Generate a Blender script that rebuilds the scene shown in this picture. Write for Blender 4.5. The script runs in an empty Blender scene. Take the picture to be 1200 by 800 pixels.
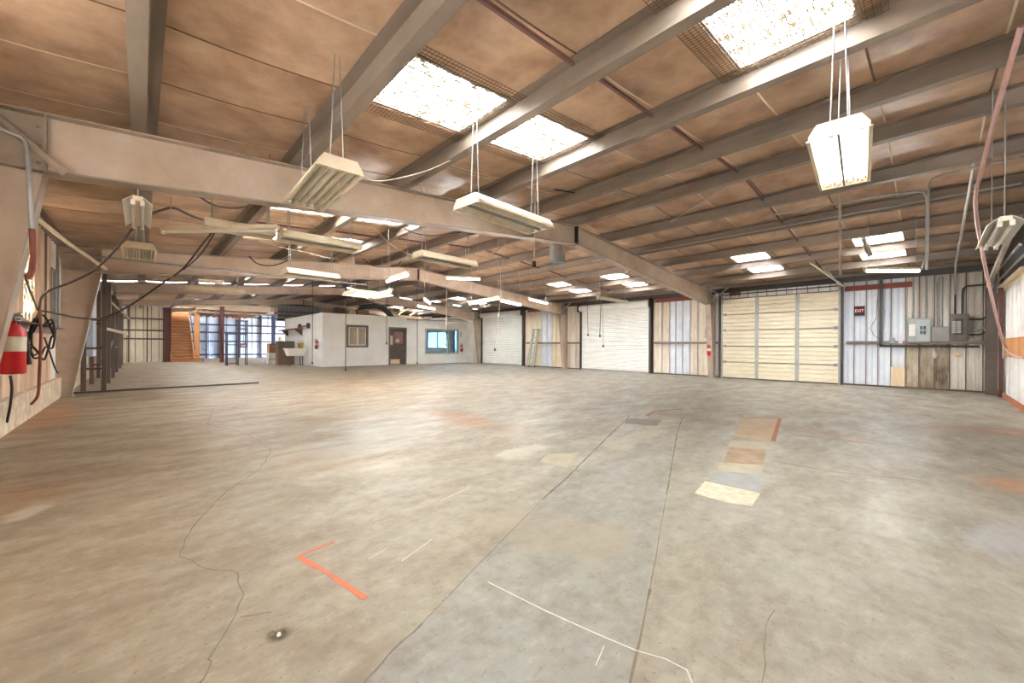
import bpy, math, random
from math import sin, cos, radians as R, pi
random.seed(7)
S = bpy.context.scene
C = S.collection

# ------------------------------------------------------------------ camera
F_PX, YAW, ROLL, CY, HC = 461.5, R(43.314), R(-0.304), 4.58, 1.2
XL, XR, YN, YE = -1.37, 16.47, -1.26, 41.5
FRAMES = [5.87, 13.24, 20.44, 27.64, 34.84]
XM, ZR, SL = 7.587, 4.076, 0.0831
fwd = (sin(YAW), cos(YAW), 0); rgt = (cos(YAW), -sin(YAW), 0)
cam_d = bpy.data.cameras.new('camera'); cam = bpy.data.objects.new('camera', cam_d); C.objects.link(cam)
cam_d.sensor_width = 36; cam_d.sensor_fit = 'HORIZONTAL'; cam_d.lens = 36*F_PX/1200
cam_d.shift_y = CY/1200; cam_d.clip_start = .05; cam_d.clip_end = 300
from mathutils import Matrix, Vector
_r = Vector(rgt)*cos(ROLL) - Vector((0, 0, 1))*sin(ROLL)
_u = Vector((0, 0, 1))*cos(ROLL) + Vector(rgt)*sin(ROLL)
_b = -Vector(fwd)
cam.matrix_world = Matrix(((_r.x, _u.x, _b.x, 0), (_r.y, _u.y, _b.y, 0), (_r.z, _u.z, _b.z, HC), (0, 0, 0, 1)))
S.camera = cam

# ------------------------------------------------------------------ daylight and exposure
W = bpy.data.worlds.new('sky'); S.world = W; W.use_nodes = True
_bg = W.node_tree.nodes['Background']
_bg.inputs[0].default_value = (.82, .92, 1.0, 1); _bg.inputs[1].default_value = 21.0
S.view_settings.view_transform = 'Standard'; S.view_settings.look = 'None'
S.view_settings.gamma = 1.0; S.view_settings.use_curve_mapping = False
S.view_settings.exposure = 2.9
NEAR_DOOR = (7.4, 7.42, 2.1)
SIDE_DOOR = (32.8, 39.0, 2.8)

# ------------------------------------------------------------------ pixel to place (1200 x 800 frame)
def ray(px, py):
    a = (px-600)/F_PX; b = (400+CY-py)/F_PX
    r = a*cos(ROLL)+b*sin(ROLL); u = b*cos(ROLL)-a*sin(ROLL)
    return Vector((fwd[0]+r*rgt[0], fwd[1]+r*rgt[1], u))
CO = Vector((0, 0, HC))
def uz(px, py, z=0.): d = ray(px, py); return CO+d*((z-HC)/d.z)
def ux(px, py, x=XR): d = ray(px, py); return CO+d*(x/d.x)
def uy(px, py, y): d = ray(px, py); return CO+d*(y/d.y)
def top(x): return ZR-SL*abs(x-XM)

# ------------------------------------------------------------------ mesh helpers
class MB:
    def __init__(s): s.v = []; s.f = []; s.m = []; s.sm = []
    def add(s, vs, fs, m=0, smooth=False):
        o = len(s.v); s.v += [tuple(v) for v in vs]
        for f in fs: s.f.append(tuple(i+o for i in f)); s.m.append(m); s.sm.append(smooth)
        return s
    def box(s, x0, x1, y0, y1, z0, z1, m=0):
        v = [(x, y, z) for x in (x0, x1) for y in (y0, y1) for z in (z0, z1)]
        return s.add(v, [(0, 1, 3, 2), (4, 6, 7, 5), (0, 4, 5, 1), (2, 3, 7, 6), (0, 2, 6, 4), (1, 5, 7, 3)], m)
    def bev(s, x0, x1, y0, y1, z0, z1, b=.01, m=0):
        # box with chamfered edges along every side
        vs = []; idx = {}
        xs = (x0, x1); ys = (y0, y1); zs = (z0, z1)
        for i in (0, 1):
            for j in (0, 1):
                for k in (0, 1):
                    sx, sy, sz = (1, -1)[i]*b, (1, -1)[j]*b, (1, -1)[k]*b
                    for a, d in ((0, (0, sy, sz)), (1, (sx, 0, sz)), (2, (sx, sy, 0))):
                        idx[i, j, k, a] = len(vs); vs.append((xs[i]+d[0], ys[j]+d[1], zs[k]+d[2]))
        fs = []
        for i in (0, 1): fs.append([idx[i, j, k, 0] for j, k in ((0, 0), (1, 0), (1, 1), (0, 1))])
        for j in (0, 1): fs.append([idx[i, j, k, 1] for i, k in ((0, 0), (1, 0), (1, 1), (0, 1))])
        for k in (0, 1): fs.append([idx[i, j, k, 2] for i, j in ((0, 0), (1, 0), (1, 1), (0, 1))])
        for j in (0, 1):
            for k in (0, 1): fs.append([idx[0, j, k, 1], idx[1, j, k, 1], idx[1, j, k, 2], idx[0, j, k, 2]])
        for i in (0, 1):
            for k in (0, 1): fs.append([idx[i, 0, k, 0], idx[i, 1, k, 0], idx[i, 1, k, 2], idx[i, 0, k, 2]])
        for i in (0, 1):
            for j in (0, 1): fs.append([idx[i, j, 0, 0], idx[i, j, 1, 0], idx[i, j, 1, 1], idx[i, j, 0, 1]])
        for i in (0, 1):
            for j in (0, 1):
                for k in (0, 1): fs.append([idx[i, j, k, 0], idx[i, j, k, 1], idx[i, j, k, 2]])
        return s.add(vs, fs, m)
    def bar(s, a, b, w, h=None, m=0, upv=(0, 0, 1)):
        # square bar from a to b
        a = Vector(a); b = Vector(b); h = h or w; d = (b-a).normalized(); u = Vector(upv)
        if abs(d.dot(u)) > .95: u = Vector((1, 0, 0))
        p = d.cross(u).normalized(); q = p.cross(d)
        vs = [e+p*i*w/2+q*j*h/2 for e in (a, b) for i, j in ((-1, -1), (1, -1), (1, 1), (-1, 1))]
        return s.add(vs, [(3, 2, 1, 0), (4, 5, 6, 7), (0, 1, 5, 4), (1, 2, 6, 5), (2, 3, 7, 6), (3, 0, 4, 7)], m)
    def tube(s, pts, r, n=6, m=0, caps=True):
        pts = [Vector(p) for p in pts]; rs = r if isinstance(r, (list, tuple)) else [r]*len(pts)
        vs = []; pu = None
        for i, p in enumerate(pts):
            d = (pts[min(i+1, len(pts)-1)]-pts[max(i-1, 0)]).normalized()
            if pu is None: pu = d.orthogonal().normalized()
            pu = (pu-d*pu.dot(d)).normalized(); q = d.cross(pu)
            vs += [p+(pu*cos(2*pi*k/n)+q*sin(2*pi*k/n))*rs[i] for k in range(n)]
        fs = [(i*n+k, i*n+(k+1) % n, (i+1)*n+(k+1) % n, (i+1)*n+k) for i in range(len(pts)-1) for k in range(n)]
        s.add(vs, fs, m, True)
        if caps: s.add(vs[:n], [tuple(range(n))[::-1]], m); s.add(vs[-n:], [tuple(range(n))], m)
        return s
    def prism(s, pts, vec, m=0):
        # polygon pts swept by vec
        n = len(pts); vec = Vector(vec)
        vs = [Vector(p) for p in pts]+[Vector(p)+vec for p in pts]
        return s.add(vs, [tuple(range(n))[::-1], tuple(range(n, 2*n))]+[(i, (i+1) % n, n+(i+1) % n, n+i) for i in range(n)], m)
    def lathe(s, prof, cx=0, cy=0, n=16, m=0):
        vs = [(cx+r*cos(2*pi*k/n), cy+r*sin(2*pi*k/n), z) for r, z in prof for k in range(n)]
        return s.add(vs, [(i*n+k, i*n+(k+1) % n, (i+1)*n+(k+1) % n, (i+1)*n+k) for i in range(len(prof)-1) for k in range(n)], m, True)
    def mesh(s, name, mats):
        me = bpy.data.meshes.new(name); me.from_pydata(s.v, [], s.f)
        for mt in (mats if isinstance(mats, (list, tuple)) else [mats]): me.materials.append(mt)
        me.polygons.foreach_set('material_index', s.m); me.polygons.foreach_set('use_smooth', s.sm); me.update()
        return me
    def build(s, name, mats, parent=None, **k):
        return link(name, s.mesh(name, mats), parent, **k)
def link(name, me, parent=None, loc=None, rot=None, mat=None):
    o = bpy.data.objects.new(name, me); C.objects.link(o)
    if parent: o.parent = parent
    if loc is not None: o.location = loc
    if rot is not None: o.rotation_euler = rot
    if mat:
        o.material_slots[0].link = 'OBJECT'; o.material_slots[0].material = mat
    return o
LABELS = {}
def tag(o, label, cat, group=None):
    o['label'] = label; o['category'] = cat
    if group: o['group'] = group
    assert label not in LABELS or group, label
    LABELS[label] = 1
    return o
def thing(name, loc, label, cat, group=None, rz=0):
    o = bpy.data.objects.new(name, None); C.objects.link(o); o.location = loc; o.rotation_euler = (0, 0, rz); o.empty_display_size = .1
    return tag(o, label, cat, group)
def struct(o, label=None, cat=None):
    o['kind'] = 'structure'
    if label: o['label'] = label; o['category'] = cat or 'structure'
    return o
def sempty(name, label, cat, loc=(0, 0, 0)):
    o = bpy.data.objects.new(name, None); C.objects.link(o); o.location = loc
    return struct(o, label, cat)

# ------------------------------------------------------------------ materials
def srgb(r, g, b):
    f = lambda c: (c/255/12.92 if c/255 <= .04045 else ((c/255+.055)/1.055)**2.4)
    return (f(r), f(g), f(b), 1)
MATS = {}
def mat(name, col, rough=.6, metal=0, var=.12, scale=4, bump=0., col2=None, streak=None, rnd=0, spec=.5):
    if name in MATS: return MATS[name]
    m = bpy.data.materials.new(name); m.use_nodes = True; MATS[name] = m
    nt = m.node_tree; N = nt.nodes; b = N['Principled BSDF']; L = nt.links.new
    b.inputs['Roughness'].default_value = rough; b.inputs['Metallic'].default_value = metal
    b.inputs['Specular IOR Level'].default_value = spec
    tc = N.new('ShaderNodeTexCoord'); mp = N.new('ShaderNodeMapping'); L(tc.outputs['Object'], mp.inputs[0])
    if streak: mp.inputs['Scale'].default_value = streak
    no = N.new('ShaderNodeTexNoise'); no.inputs['Scale'].default_value = scale; no.inputs['Detail'].default_value = 5
    no.inputs['Roughness'].default_value = .62
    if rnd:
        oi = N.new('ShaderNodeObjectInfo'); mu = N.new('ShaderNodeMath'); mu.operation = 'MULTIPLY'; mu.inputs[1].default_value = 60
        L(oi.outputs['Random'], mu.inputs[0]); ad = N.new('ShaderNodeVectorMath'); L(mp.outputs[0], ad.inputs[0]); L(mu.outputs[0], ad.inputs[1]); L(ad.outputs[0], no.inputs[0])
    else: L(mp.outputs[0], no.inputs[0])
    mx = N.new('ShaderNodeMix'); mx.data_type = 'RGBA'
    rm = N.new('ShaderNodeMapRange'); rm.inputs[1].default_value = .32; rm.inputs[2].default_value = .68
    L(no.outputs[0], rm.inputs[0]); L(rm.outputs[0], mx.inputs[0])
    c = srgb(*col)
    a2 = srgb(*col2) if col2 else tuple(x*(1-2*var) for x in c[:3])+(1,)
    mx.inputs[6].default_value = c; mx.inputs[7].default_value = a2
    out = mx.outputs[2]
    if rnd:
        hv = N.new('ShaderNodeHueSaturation'); mr = N.new('ShaderNodeMapRange'); mr.inputs[3].default_value = 1-rnd; mr.inputs[4].default_value = 1+rnd
        L(oi.outputs['Random'], mr.inputs[0]); L(mr.outputs[0], hv.inputs['Value']); L(out, hv.inputs['Color']); out = hv.outputs[0]
    L(out, b.inputs['Base Color'])
    if bump:
        bp = N.new('ShaderNodeBump'); bp.inputs['Strength'].default_value = bump; bp.inputs['Distance'].default_value = .02
        L(no.outputs[0], bp.inputs['Height']); L(bp.outputs[0], b.inputs['Normal'])
    return m
def emit(name, col, s):
    if name in MATS: return MATS[name]
    m = bpy.data.materials.new(name); m.use_nodes = True; MATS[name] = m
    b = m.node_tree.nodes['Principled BSDF']; b.inputs['Base Color'].default_value = (.8, .8, .8, 1)
    b.inputs['Emission Color'].default_value = (*col, 1); b.inputs['Emission Strength'].default_value = s
    return m
M_FRAME = mat('frame_paint', (216, 194, 176), .55, var=.09, scale=1.6, bump=.05, col2=(190, 164, 140))
M_FLANGE = mat('flange_paint', (192, 172, 154), .5, var=.15, scale=3)
M_PURL = mat('purlin_paint', (146, 128, 114), .5, var=.16, scale=3, streak=(1, .3, 1))
M_INS = mat('insulation_facing', (214, 178, 148), .38, scale=2.2, col2=(156, 118, 90), streak=(1, .7, 1), rnd=.07, bump=.15)
M_SEAM = mat('seam_tape', (244, 222, 190), .5, scale=6)
M_SEAMD = mat('seam_dark', (120, 88, 64), .6, scale=6)
M_WIRE = mat('mesh_wire', (120, 92, 64), .5, .3)
M_STRUT = mat('oxide_strut', (132, 92, 86), .55, scale=5)
M_OXIDE = mat('oxide_red', (150, 74, 58), .6, scale=3)
M_DARK = mat('dark_steel', (74, 66, 62), .5, .2, scale=5)
M_BROWNST = mat('brown_steel', (104, 88, 76), .5, .1, scale=5)
M_MAROON = mat('maroon_steel', (104, 56, 52), .55, scale=4)
M_GALV = mat('galvanised', (178, 176, 172), .4, .55, scale=6)
M_BLUEW = mat('sheet_pale_blue', (236, 239, 246), .45, scale=2, col2=(220, 224, 234), rnd=.03)
M_BEIGE = mat('sheet_beige', (246, 238, 226), .5, scale=1.6, col2=(214, 196, 174), streak=(1, 2.5, .35), rnd=.05)
M_DIRTY = mat('sheet_dirty', (230, 223, 214), .6, scale=1.8, col2=(182, 167, 152), streak=(1, 3, .3), rnd=.05)
M_STAIN = mat('sheet_stained', (198, 184, 162), .7, scale=2.4, col2=(112, 94, 74), streak=(1, 2.5, .5), rnd=.06)
M_WHITESH = mat('sheet_white', (246, 245, 242), .5, scale=2, col2=(228, 225, 220), rnd=.03)
M_LEFTW = mat('left_wall_sheet', (228, 202, 176), .6, scale=1.8, col2=(192, 160, 132), streak=(1, 2, .4), rnd=.04)
M_CURB = mat('curb_concrete', (222, 206, 184), .8, scale=5, col2=(176, 156, 132), bump=.3)
M_FARTINT = mat('sheet_far_daylight_tint', (206, 218, 238), .5, scale=2, col2=(176, 190, 218), rnd=.04)  # pale far sheets with the bluish daylight put into their colour
M_BLUEST = mat('blue_steel', (92, 108, 150), .5, scale=4)
M_NAVY = mat('navy_steel', (66, 66, 86), .55, scale=4)
M_CREAMDOOR = mat('door_cream', (240, 229, 206), .5, scale=2, col2=(230, 216, 190), rnd=.02)
M_COIL = mat('coil_white', (250, 249, 248), .5, scale=2, col2=(240, 237, 234))
M_OFFW = mat('office_paint', (252, 251, 249), .6, scale=1.3, col2=(242, 238, 232), bump=.1)
M_CREAMFX = mat('fixture_cream', (238, 222, 196), .45, scale=3, col2=(222, 202, 172))
M_REFL = mat('fixture_reflector', (226, 212, 186), .35, .1, scale=6, col2=(196, 178, 146))
M_WHITEP = mat('white_plastic', (240, 236, 228), .4, scale=5, var=.04)
M_TUBEOFF = mat('tube_glass', (244, 240, 232), .25, scale=5, var=.03)
M_BLACK = mat('black_rubber', (38, 34, 32), .6, scale=8)
M_CORD = mat('brown_cord', (70, 50, 40), .6, scale=8)
M_CORDL = mat('pale_cord', (216, 200, 178), .6, scale=8)
M_PINK = mat('pink_hose', (222, 176, 168), .5, scale=6)
M_REDHOSE = mat('red_hose', (142, 72, 52), .5, scale=6)
M_RED = mat('extinguisher_red', (206, 30, 38), .3, scale=3, var=.05)
M_DKRED = mat('dark_red', (128, 26, 34), .4, scale=3)
M_LABEL = mat('paper_label', (226, 218, 190), .6, scale=10)
M_PLYO = mat('plywood_orange', (216, 158, 102), .6, scale=3, col2=(184, 118, 70), streak=(1, 1, .3))
M_PLYP = mat('plywood_pale', (236, 214, 182), .6, scale=3, col2=(220, 190, 154), streak=(1, 3, .4))
M_WOOD = mat('stair_wood', (206, 148, 96), .6, scale=3, col2=(160, 104, 62), streak=(.4, 2, 2))
M_LUMBER = mat('lumber', (212, 178, 134), .6, scale=3, col2=(170, 128, 88), streak=(.3, 3, 3))
M_CARD = mat('cardboard', (160, 118, 82), .7, scale=3)
M_DKBROWN = mat('dark_brown_panel', (96, 70, 54), .6, scale=4)
M_GREYBOX = mat('panel_grey', (168, 174, 176), .45, scale=3)
M_GREYBOX2 = mat('trough_grey', (148, 142, 136), .5, scale=3)
M_OLDBOX = mat('old_panel_grey', (112, 106, 100), .5, .1, scale=4, col2=(86, 78, 70))
M_BROWNDR = mat('office_door_brown', (92, 78, 74), .5, scale=2, col2=(80, 68, 66))
M_SALMON = mat('salmon_pane', (150, 112, 104), .3, scale=3)
M_TRIM = mat('grey_trim', (118, 110, 104), .5, scale=4)
M_YELLOW = mat('yellow_plastic', (226, 192, 84), .5, scale=4)
M_ALU = mat('ladder_alu', (206, 206, 196), .35, .5, scale=6)
M_GREENISH = mat('ladder_fibre', (176, 178, 146), .5, scale=6)
M_NET = mat('dark_back_wall', (176, 174, 178), .6, scale=2, col2=(146, 142, 148))
M_DUCT = mat('black_duct', (58, 60, 70), .4, .1, scale=6)
M_PAINTO = mat('orange_marking', (206, 104, 68), .7, scale=14, col2=(172, 100, 74))
M_CHALK = mat('chalk', (206, 200, 190), .8, scale=20)
M_CRACK = mat('crack_dark', (98, 84, 68), .9, scale=12, col2=(124, 108, 90))
M_ASPH = mat('yard_concrete', (190, 186, 178), .8, scale=1)
M_TAN = mat('tan_board', (242, 232, 214), .6, scale=2, col2=(232, 214, 186))
M_EXIT = emit('exit_glow', (1, .05, .04), .3)
M_TUBE = emit('tube_glow', (1, .97, .94), 38.)
M_TUBEB = emit('tube_glow_bay', (1, .97, .94), 4.5)
M_TUBED = emit('tube_glow_soft', (1, .9, .66), 6)

def translucent(name, col, tr=.85, dirt=(1.3, 5, 1)):
    m = bpy.data.materials.new(name); m.use_nodes = True; nt = m.node_tree; N = nt.nodes; L = nt.links.new
    out = N['Material Output']; N.remove(N['Principled BSDF'])
    t = N.new('ShaderNodeBsdfTranslucent'); d = N.new('ShaderNodeBsdfDiffuse'); x = N.new('ShaderNodeMixShader')
    tc = N.new('ShaderNodeTexCoord'); no = N.new('ShaderNodeTexNoise'); no.inputs['Scale'].default_value = 9; no.inputs['Detail'].default_value = 6
    mp = N.new('ShaderNodeMapping'); mp.inputs['Scale'].default_value = (.6, 3, 1); L(tc.outputs['Object'], mp.inputs[0]); L(mp.outputs[0], no.inputs[0])
    mx = N.new('ShaderNodeMix'); mx.data_type = 'RGBA'; mr = N.new('ShaderNodeMapRange'); mr.inputs[1].default_value = .5; mr.inputs[2].default_value = .75
    L(no.outputs[0], mr.inputs[0]); L(mr.outputs[0], mx.inputs[0])
    mx.inputs[6].default_value = (*col, 1); mx.inputs[7].default_value = tuple(c*.45 for c in col)+(1,)
    L(mx.outputs[2], t.inputs[0]); L(mx.outputs[2], d.inputs[0]); x.inputs[0].default_value = tr
    L(d.outputs[0], x.inputs[1]); L(t.outputs[0], x.inputs[2])
    dm = N.new('ShaderNodeBsdfDiffuse'); dm.inputs[0].default_value = (.42, .34, .25, 1)
    n2 = N.new('ShaderNodeTexNoise'); n2.inputs['Scale'].default_value = 8; n2.inputs['Detail'].default_value = 5; n2.inputs['Roughness'].default_value = .7
    m2 = N.new('ShaderNodeMapping'); m2.inputs['Scale'].default_value = dirt; L(tc.outputs['Object'], m2.inputs[0]); L(m2.outputs[0], n2.inputs[0])
    r2 = N.new('ShaderNodeMapRange'); r2.inputs[1].default_value = .445; r2.inputs[2].default_value = .475; L(n2.outputs[0], r2.inputs[0])
    x2 = N.new('ShaderNodeMixShader'); L(r2.outputs[0], x2.inputs[0]); L(x.outputs[0], x2.inputs[1]); L(dm.outputs[0], x2.inputs[2]); L(x2.outputs[0], out.inputs[0])
    return m
M_SKY = translucent('skylight_fibreglass', (.96, .95, .9))
M_YELLT = translucent('wall_fibreglass', (.11, .09, .055))
M_FILLT = translucent('fill_fibreglass', (.62, .6, .54))  # brighter sheet for the added fill panels on the left wall
def glass(name, col=(.9, .96, .98), a=.12):
    m = bpy.data.materials.new(name); m.use_nodes = True; nt = m.node_tree; N = nt.nodes; L = nt.links.new
    out = N['Material Output']; N.remove(N['Principled BSDF'])
    t = N.new('ShaderNodeBsdfTransparent'); t.inputs[0].default_value = (*col, 1); g = N.new('ShaderNodeBsdfGlossy'); g.inputs['Roughness'].default_value = .03
    x = N.new('ShaderNodeMixShader'); x.inputs[0].default_value = a
    L(t.outputs[0], x.inputs[1]); L(g.outputs[0], x.inputs[2]); L(x.outputs[0], out.inputs[0]); return m
M_GLASS = glass('window_glass')
M_TINT = glass('tinted_glass', (.1, .14, .17), .06)

# floor material: worn concrete, tan to the left wall, grey to the right, with stains and a painted bluish sheen
def floor_mat(name='worn_concrete', strip=False):
    m = bpy.data.materials.new(name); m.use_nodes = True; nt = m.node_tree; N = nt.nodes; L = nt.links.new
    b = N['Principled BSDF']; tc = N.new('ShaderNodeTexCoord'); P = tc.outputs['Object']
    def noise(sc, det=6, stretch=None, ro=.6):
        n = N.new('ShaderNodeTexNoise'); n.inputs['Scale'].default_value = sc; n.inputs['Detail'].default_value = det; n.inputs['Roughness'].default_value = ro
        if stretch:
            mp = N.new('ShaderNodeMapping'); mp.inputs['Scale'].default_value = stretch; mp.inputs['Rotation'].default_value = (0, 0, R(-40)); L(P, mp.inputs[0]); L(mp.outputs[0], n.inputs[0])
        else: L(P, n.inputs[0])
        return n.outputs[0]
    def rng(s, a, c, lo=0, hi=1):
        r = N.new('ShaderNodeMapRange'); r.inputs[1].default_value = a; r.inputs[2].default_value = c; r.inputs[3].default_value = lo; r.inputs[4].default_value = hi; L(s, r.inputs[0]); return r.outputs[0]
    def mixc(f, a, c):
        x = N.new('ShaderNodeMix'); x.data_type = 'RGBA'; L(f, x.inputs[0])
        for s, v in ((x.inputs[6], a), (x.inputs[7], c)):
            if isinstance(v, tuple): s.default_value = v
            else: L(v, s)
        return x.outputs[2]
    def mul(a, c):
        x = N.new('ShaderNodeMath'); x.operation = 'MULTIPLY'
        for s, v in ((x.inputs[0], a), (x.inputs[1], c)):
            if isinstance(v, (int, float)): s.default_value = v
            else: L(v, s)
        return x.outputs[0]
    stk = noise(5, 7, (1, 5, 1), .7); big = noise(.35, 4); mid = noise(1.3, 8, (1, 2.2, 1), .68); fine = noise(9, 8, None, .7); spk = noise(38, 3)
    sep = N.new('ShaderNodeSeparateXYZ'); L(P, sep.inputs[0])
    dif = N.new('ShaderNodeMath'); dif.operation = 'MULTIPLY_ADD'; L(sep.outputs[1], dif.inputs[0]); dif.inputs[1].default_value = -.55; L(sep.outputs[0], dif.inputs[2])
    ad = N.new('ShaderNodeMath'); L(dif.outputs[0], ad.inputs[0]); L(mul(big, 3.0), ad.inputs[1])
    side = rng(ad.outputs[0], *((-.6, 3.6) if not strip else (-3.5, 1.0)))
    tan = mixc(rng(mid, .35, .66), srgb(148, 131, 109), srgb(129, 110, 88))
    grey = mixc(rng(mid, .35, .66), srgb(142, 135, 123), srgb(127, 119, 107)) if not strip else mixc(rng(mid, .3, .7), srgb(138, 133, 125), srgb(124, 118, 109))
    col = mixc(side, tan, grey)
    col = mixc(rng(fine, .51, .62, 0, .5), col, srgb(114, 99, 81))
    col = mixc(rng(fine, .47, .36, 0, .45), col, srgb(160, 149, 131))
    col = mixc(rng(spk, .635, .68, 0, .5), col, srgb(98, 84, 70))
    col = mixc(rng(stk, .5, .72, 0, .22), col, srgb(112, 98, 80))
    col = mixc(rng(stk, .44, .26, 0, .22), col, srgb(176, 167, 150))
    def stain_or_sheen(p0, p1, w, rgb, amt, nz=None):
        nonlocal col
        a = uz(*p0); c = uz(*p1); d = (c-a); Ln = d.length; mid_ = (a+c)/2
        mp = N.new('ShaderNodeMapping'); mp.vector_type = 'TEXTURE'
        mp.inputs['Location'].default_value = (mid_.x, mid_.y, 0); mp.inputs['Rotation'].default_value = (0, 0, math.atan2(d.y, d.x)); mp.inputs['Scale'].default_value = (Ln/2, w/2, 1)
        L(P, mp.inputs[0]); ln = N.new('ShaderNodeVectorMath'); ln.operation = 'LENGTH'; L(mp.outputs[0], ln.inputs[0])
        s = N.new('ShaderNodeMath'); s.operation = 'ADD'; L(ln.outputs['Value'], s.inputs[0]); L(rng(mid, .3, .7, -.5, .5), s.inputs[1])
        col = mixc(mul(rng(s.outputs[0], 1.05, .55), amt), col, srgb(*rgb))
    stain_or_sheen((505, 478), (600, 508), .8, (146, 100, 66), .6)
    stain_or_sheen((0, 520), (80, 470), .9, (160, 112, 72), .7)
    stain_or_sheen((-120, 640), (60, 560), 1.0, (152, 114, 78), .5)
    stain_or_sheen((0, 620), (60, 585), .25, (196, 186, 170), .5)
    stain_or_sheen((1080, 500), (1290, 512), .9, (136, 86, 56), .7)
    stain_or_sheen((1140, 558), (1290, 590), .7, (166, 112, 72), .7)
    stain_or_sheen((1120, 640), (1300, 640), .7, (150, 148, 152), .6)  # bluish daylight sheen painted into the floor colour
    stain_or_sheen((920, 500), (1040, 522), .12, (186, 120, 80), .7)
    stain_or_sheen((560, 610), (760, 640), .7, (140, 124, 104), .5)
    stain_or_sheen((320, 560), (430, 520), 1.6, (156, 136, 110), .5)
    stain_or_sheen((400, 545), (480, 480), 1.6, (148, 143, 138), .5)
    stain_or_sheen((590, 540), (640, 520), .5, (176, 166, 150), .5)
    stain_or_sheen((430, 800), (400, 790), .4, (120, 104, 86), .6)
    stain_or_sheen((310, 745), (345, 742), .1, (86, 74, 62), .9)
    stain_or_sheen((690, 545), (790, 490), .5, (166, 154, 132), .5)
    L(col, b.inputs['Base Color'])
    L(rng(mid, .3, .7, .32, .6), b.inputs['Roughness']); b.inputs['Specular IOR Level'].default_value = .4
    bp = N.new('ShaderNodeBump'); bp.inputs['Strength'].default_value = .25; bp.inputs['Distance'].default_value = .01; L(fine, bp.inputs['Height']); L(bp.outputs[0], b.inputs['Normal'])
    return m
M_FLOOR = floor_mat()

# ================================================================== FLOOR
floor = struct(MB().box(XL-.2, XR+.2, YN-.2, YE+.2, -.2, 0).build('floor', M_FLOOR), 'worn stained tan and grey concrete warehouse floor', 'floor')
struct(MB().box(-90, 110, -90, 130, -.5, -.21).build('ground', M_ASPH), 'pale concrete yard outside the building', 'ground')
def ribbon(pts, w, z=.0015, jit=0):
    P = [Vector((p.x, p.y, 0)) for p in pts]
    if jit:
        Q = []
        for a, c in zip(P, P[1:]):
            n = max(2, int((c-a).length/.09))
            Q += [a.lerp(c, i/n)+Vector((random.uniform(-1, 1), random.uniform(-1, 1), 0))*jit*(1 if i else .3) for i in range(n)]
        P = Q+[P[-1]]
    mb = MB(); vs = []
    for i, p in enumerate(P):
        d = (P[min(i+1, len(P)-1)]-P[max(i-1, 0)]).normalized(); nrm = Vector((-d.y, d.x, 0)); ww = w*(random.uniform(.5, 1.4) if jit else 1)/2
        vs += [p+nrm*ww+Vector((0, 0, z)), p-nrm*ww+Vector((0, 0, z)), p+nrm*ww+Vector((0, 0, -.01)), p-nrm*ww+Vector((0, 0, -.01))]
    n = len(P); fs = []
    for i in range(n-1):
        a, c = 4*i, 4*i+4
        fs += [(a, a+1, c+1, c), (a+2, a, c, c+2), (a+1, a+3, c+3, c+1)]
    fs += [(0, 2, 3, 1), (4*n-4, 4*n-3, 4*n-1, 4*n-2)]
    return mb.add(vs, fs)
px = lambda *ps: [uz(*p) for p in ps]
for pts, w, j in [
    (px((250, 478), (243, 497), (272, 503), (300, 514), (318, 527), (305, 550), (265, 575), (247, 595), (232, 610), (215, 640), (211, 652), (235, 664), (270, 668), (280, 672), (278, 680), (285, 697), (277, 720), (262, 745), (243, 773), (247, 780), (235, 800), (225, 815)), .0045, .012),
    (px((495, 730), (483, 742), (470, 753), (455, 768), (430, 795), (415, 815)), .008, .01),
    (px((908, 715), (897, 735), (895, 760), (893, 800), (892, 815)), .004, .008),
    (px((320, 468), (300, 472), (270, 478)), .012, .02),
    (px((905, 540), (980, 553), (1080, 563)), .008, .012),
    (px((927, 509), (1000, 517), (1025, 520)), .02, .02),
    (px((283, 722), (300, 720), (318, 717)), .003, .005)]:
    ribbon(pts, w, .0012, j).build('crack', M_CRACK, floor)
for pts, w in [(px((738, 487), (702, 522), (664, 560), (636, 585)), .014), (px((636, 585), (560, 662), (495, 730)), .003), (px((800, 489), (794, 505), (781, 580)), .011), (px((781, 580), (762, 690)), .004), (px((762, 690), (745, 770), (736, 812)), .011)]:
    ribbon(pts, w, .0014, .0022).build('saw_cut_joint', M_CRACK, floor)
strip = [uz(*p) for p in ((745, 487), (798, 489), (779, 580), (736, 812), (410, 812), (495, 730), (636, 585))]
def patch(name, pts, m, z=.0008):
    mb = MB(); mb.prism([Vector((p.x, p.y, -.01)) for p in pts], (0, 0, .01+z)); return mb.build(name, m, floor)
M_SLAB = floor_mat('poured_strip', True)
patch('concrete_strip', strip, M_SLAB)
M_P1 = mat('patch_white', (198, 188, 168), .8, scale=12, col2=(170, 154, 130), bump=.5)
M_P2 = mat('patch_blue_grey', (146, 144, 142), .7, scale=6)
M_P3 = mat('patch_rust', (128, 104, 82), .7, scale=5, col2=(160, 134, 108))
M_P4 = mat('patch_sand', (172, 159, 138), .8, scale=5)
M_P5 = mat('patch_plate', (112, 100, 86), .5, scale=6)
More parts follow.
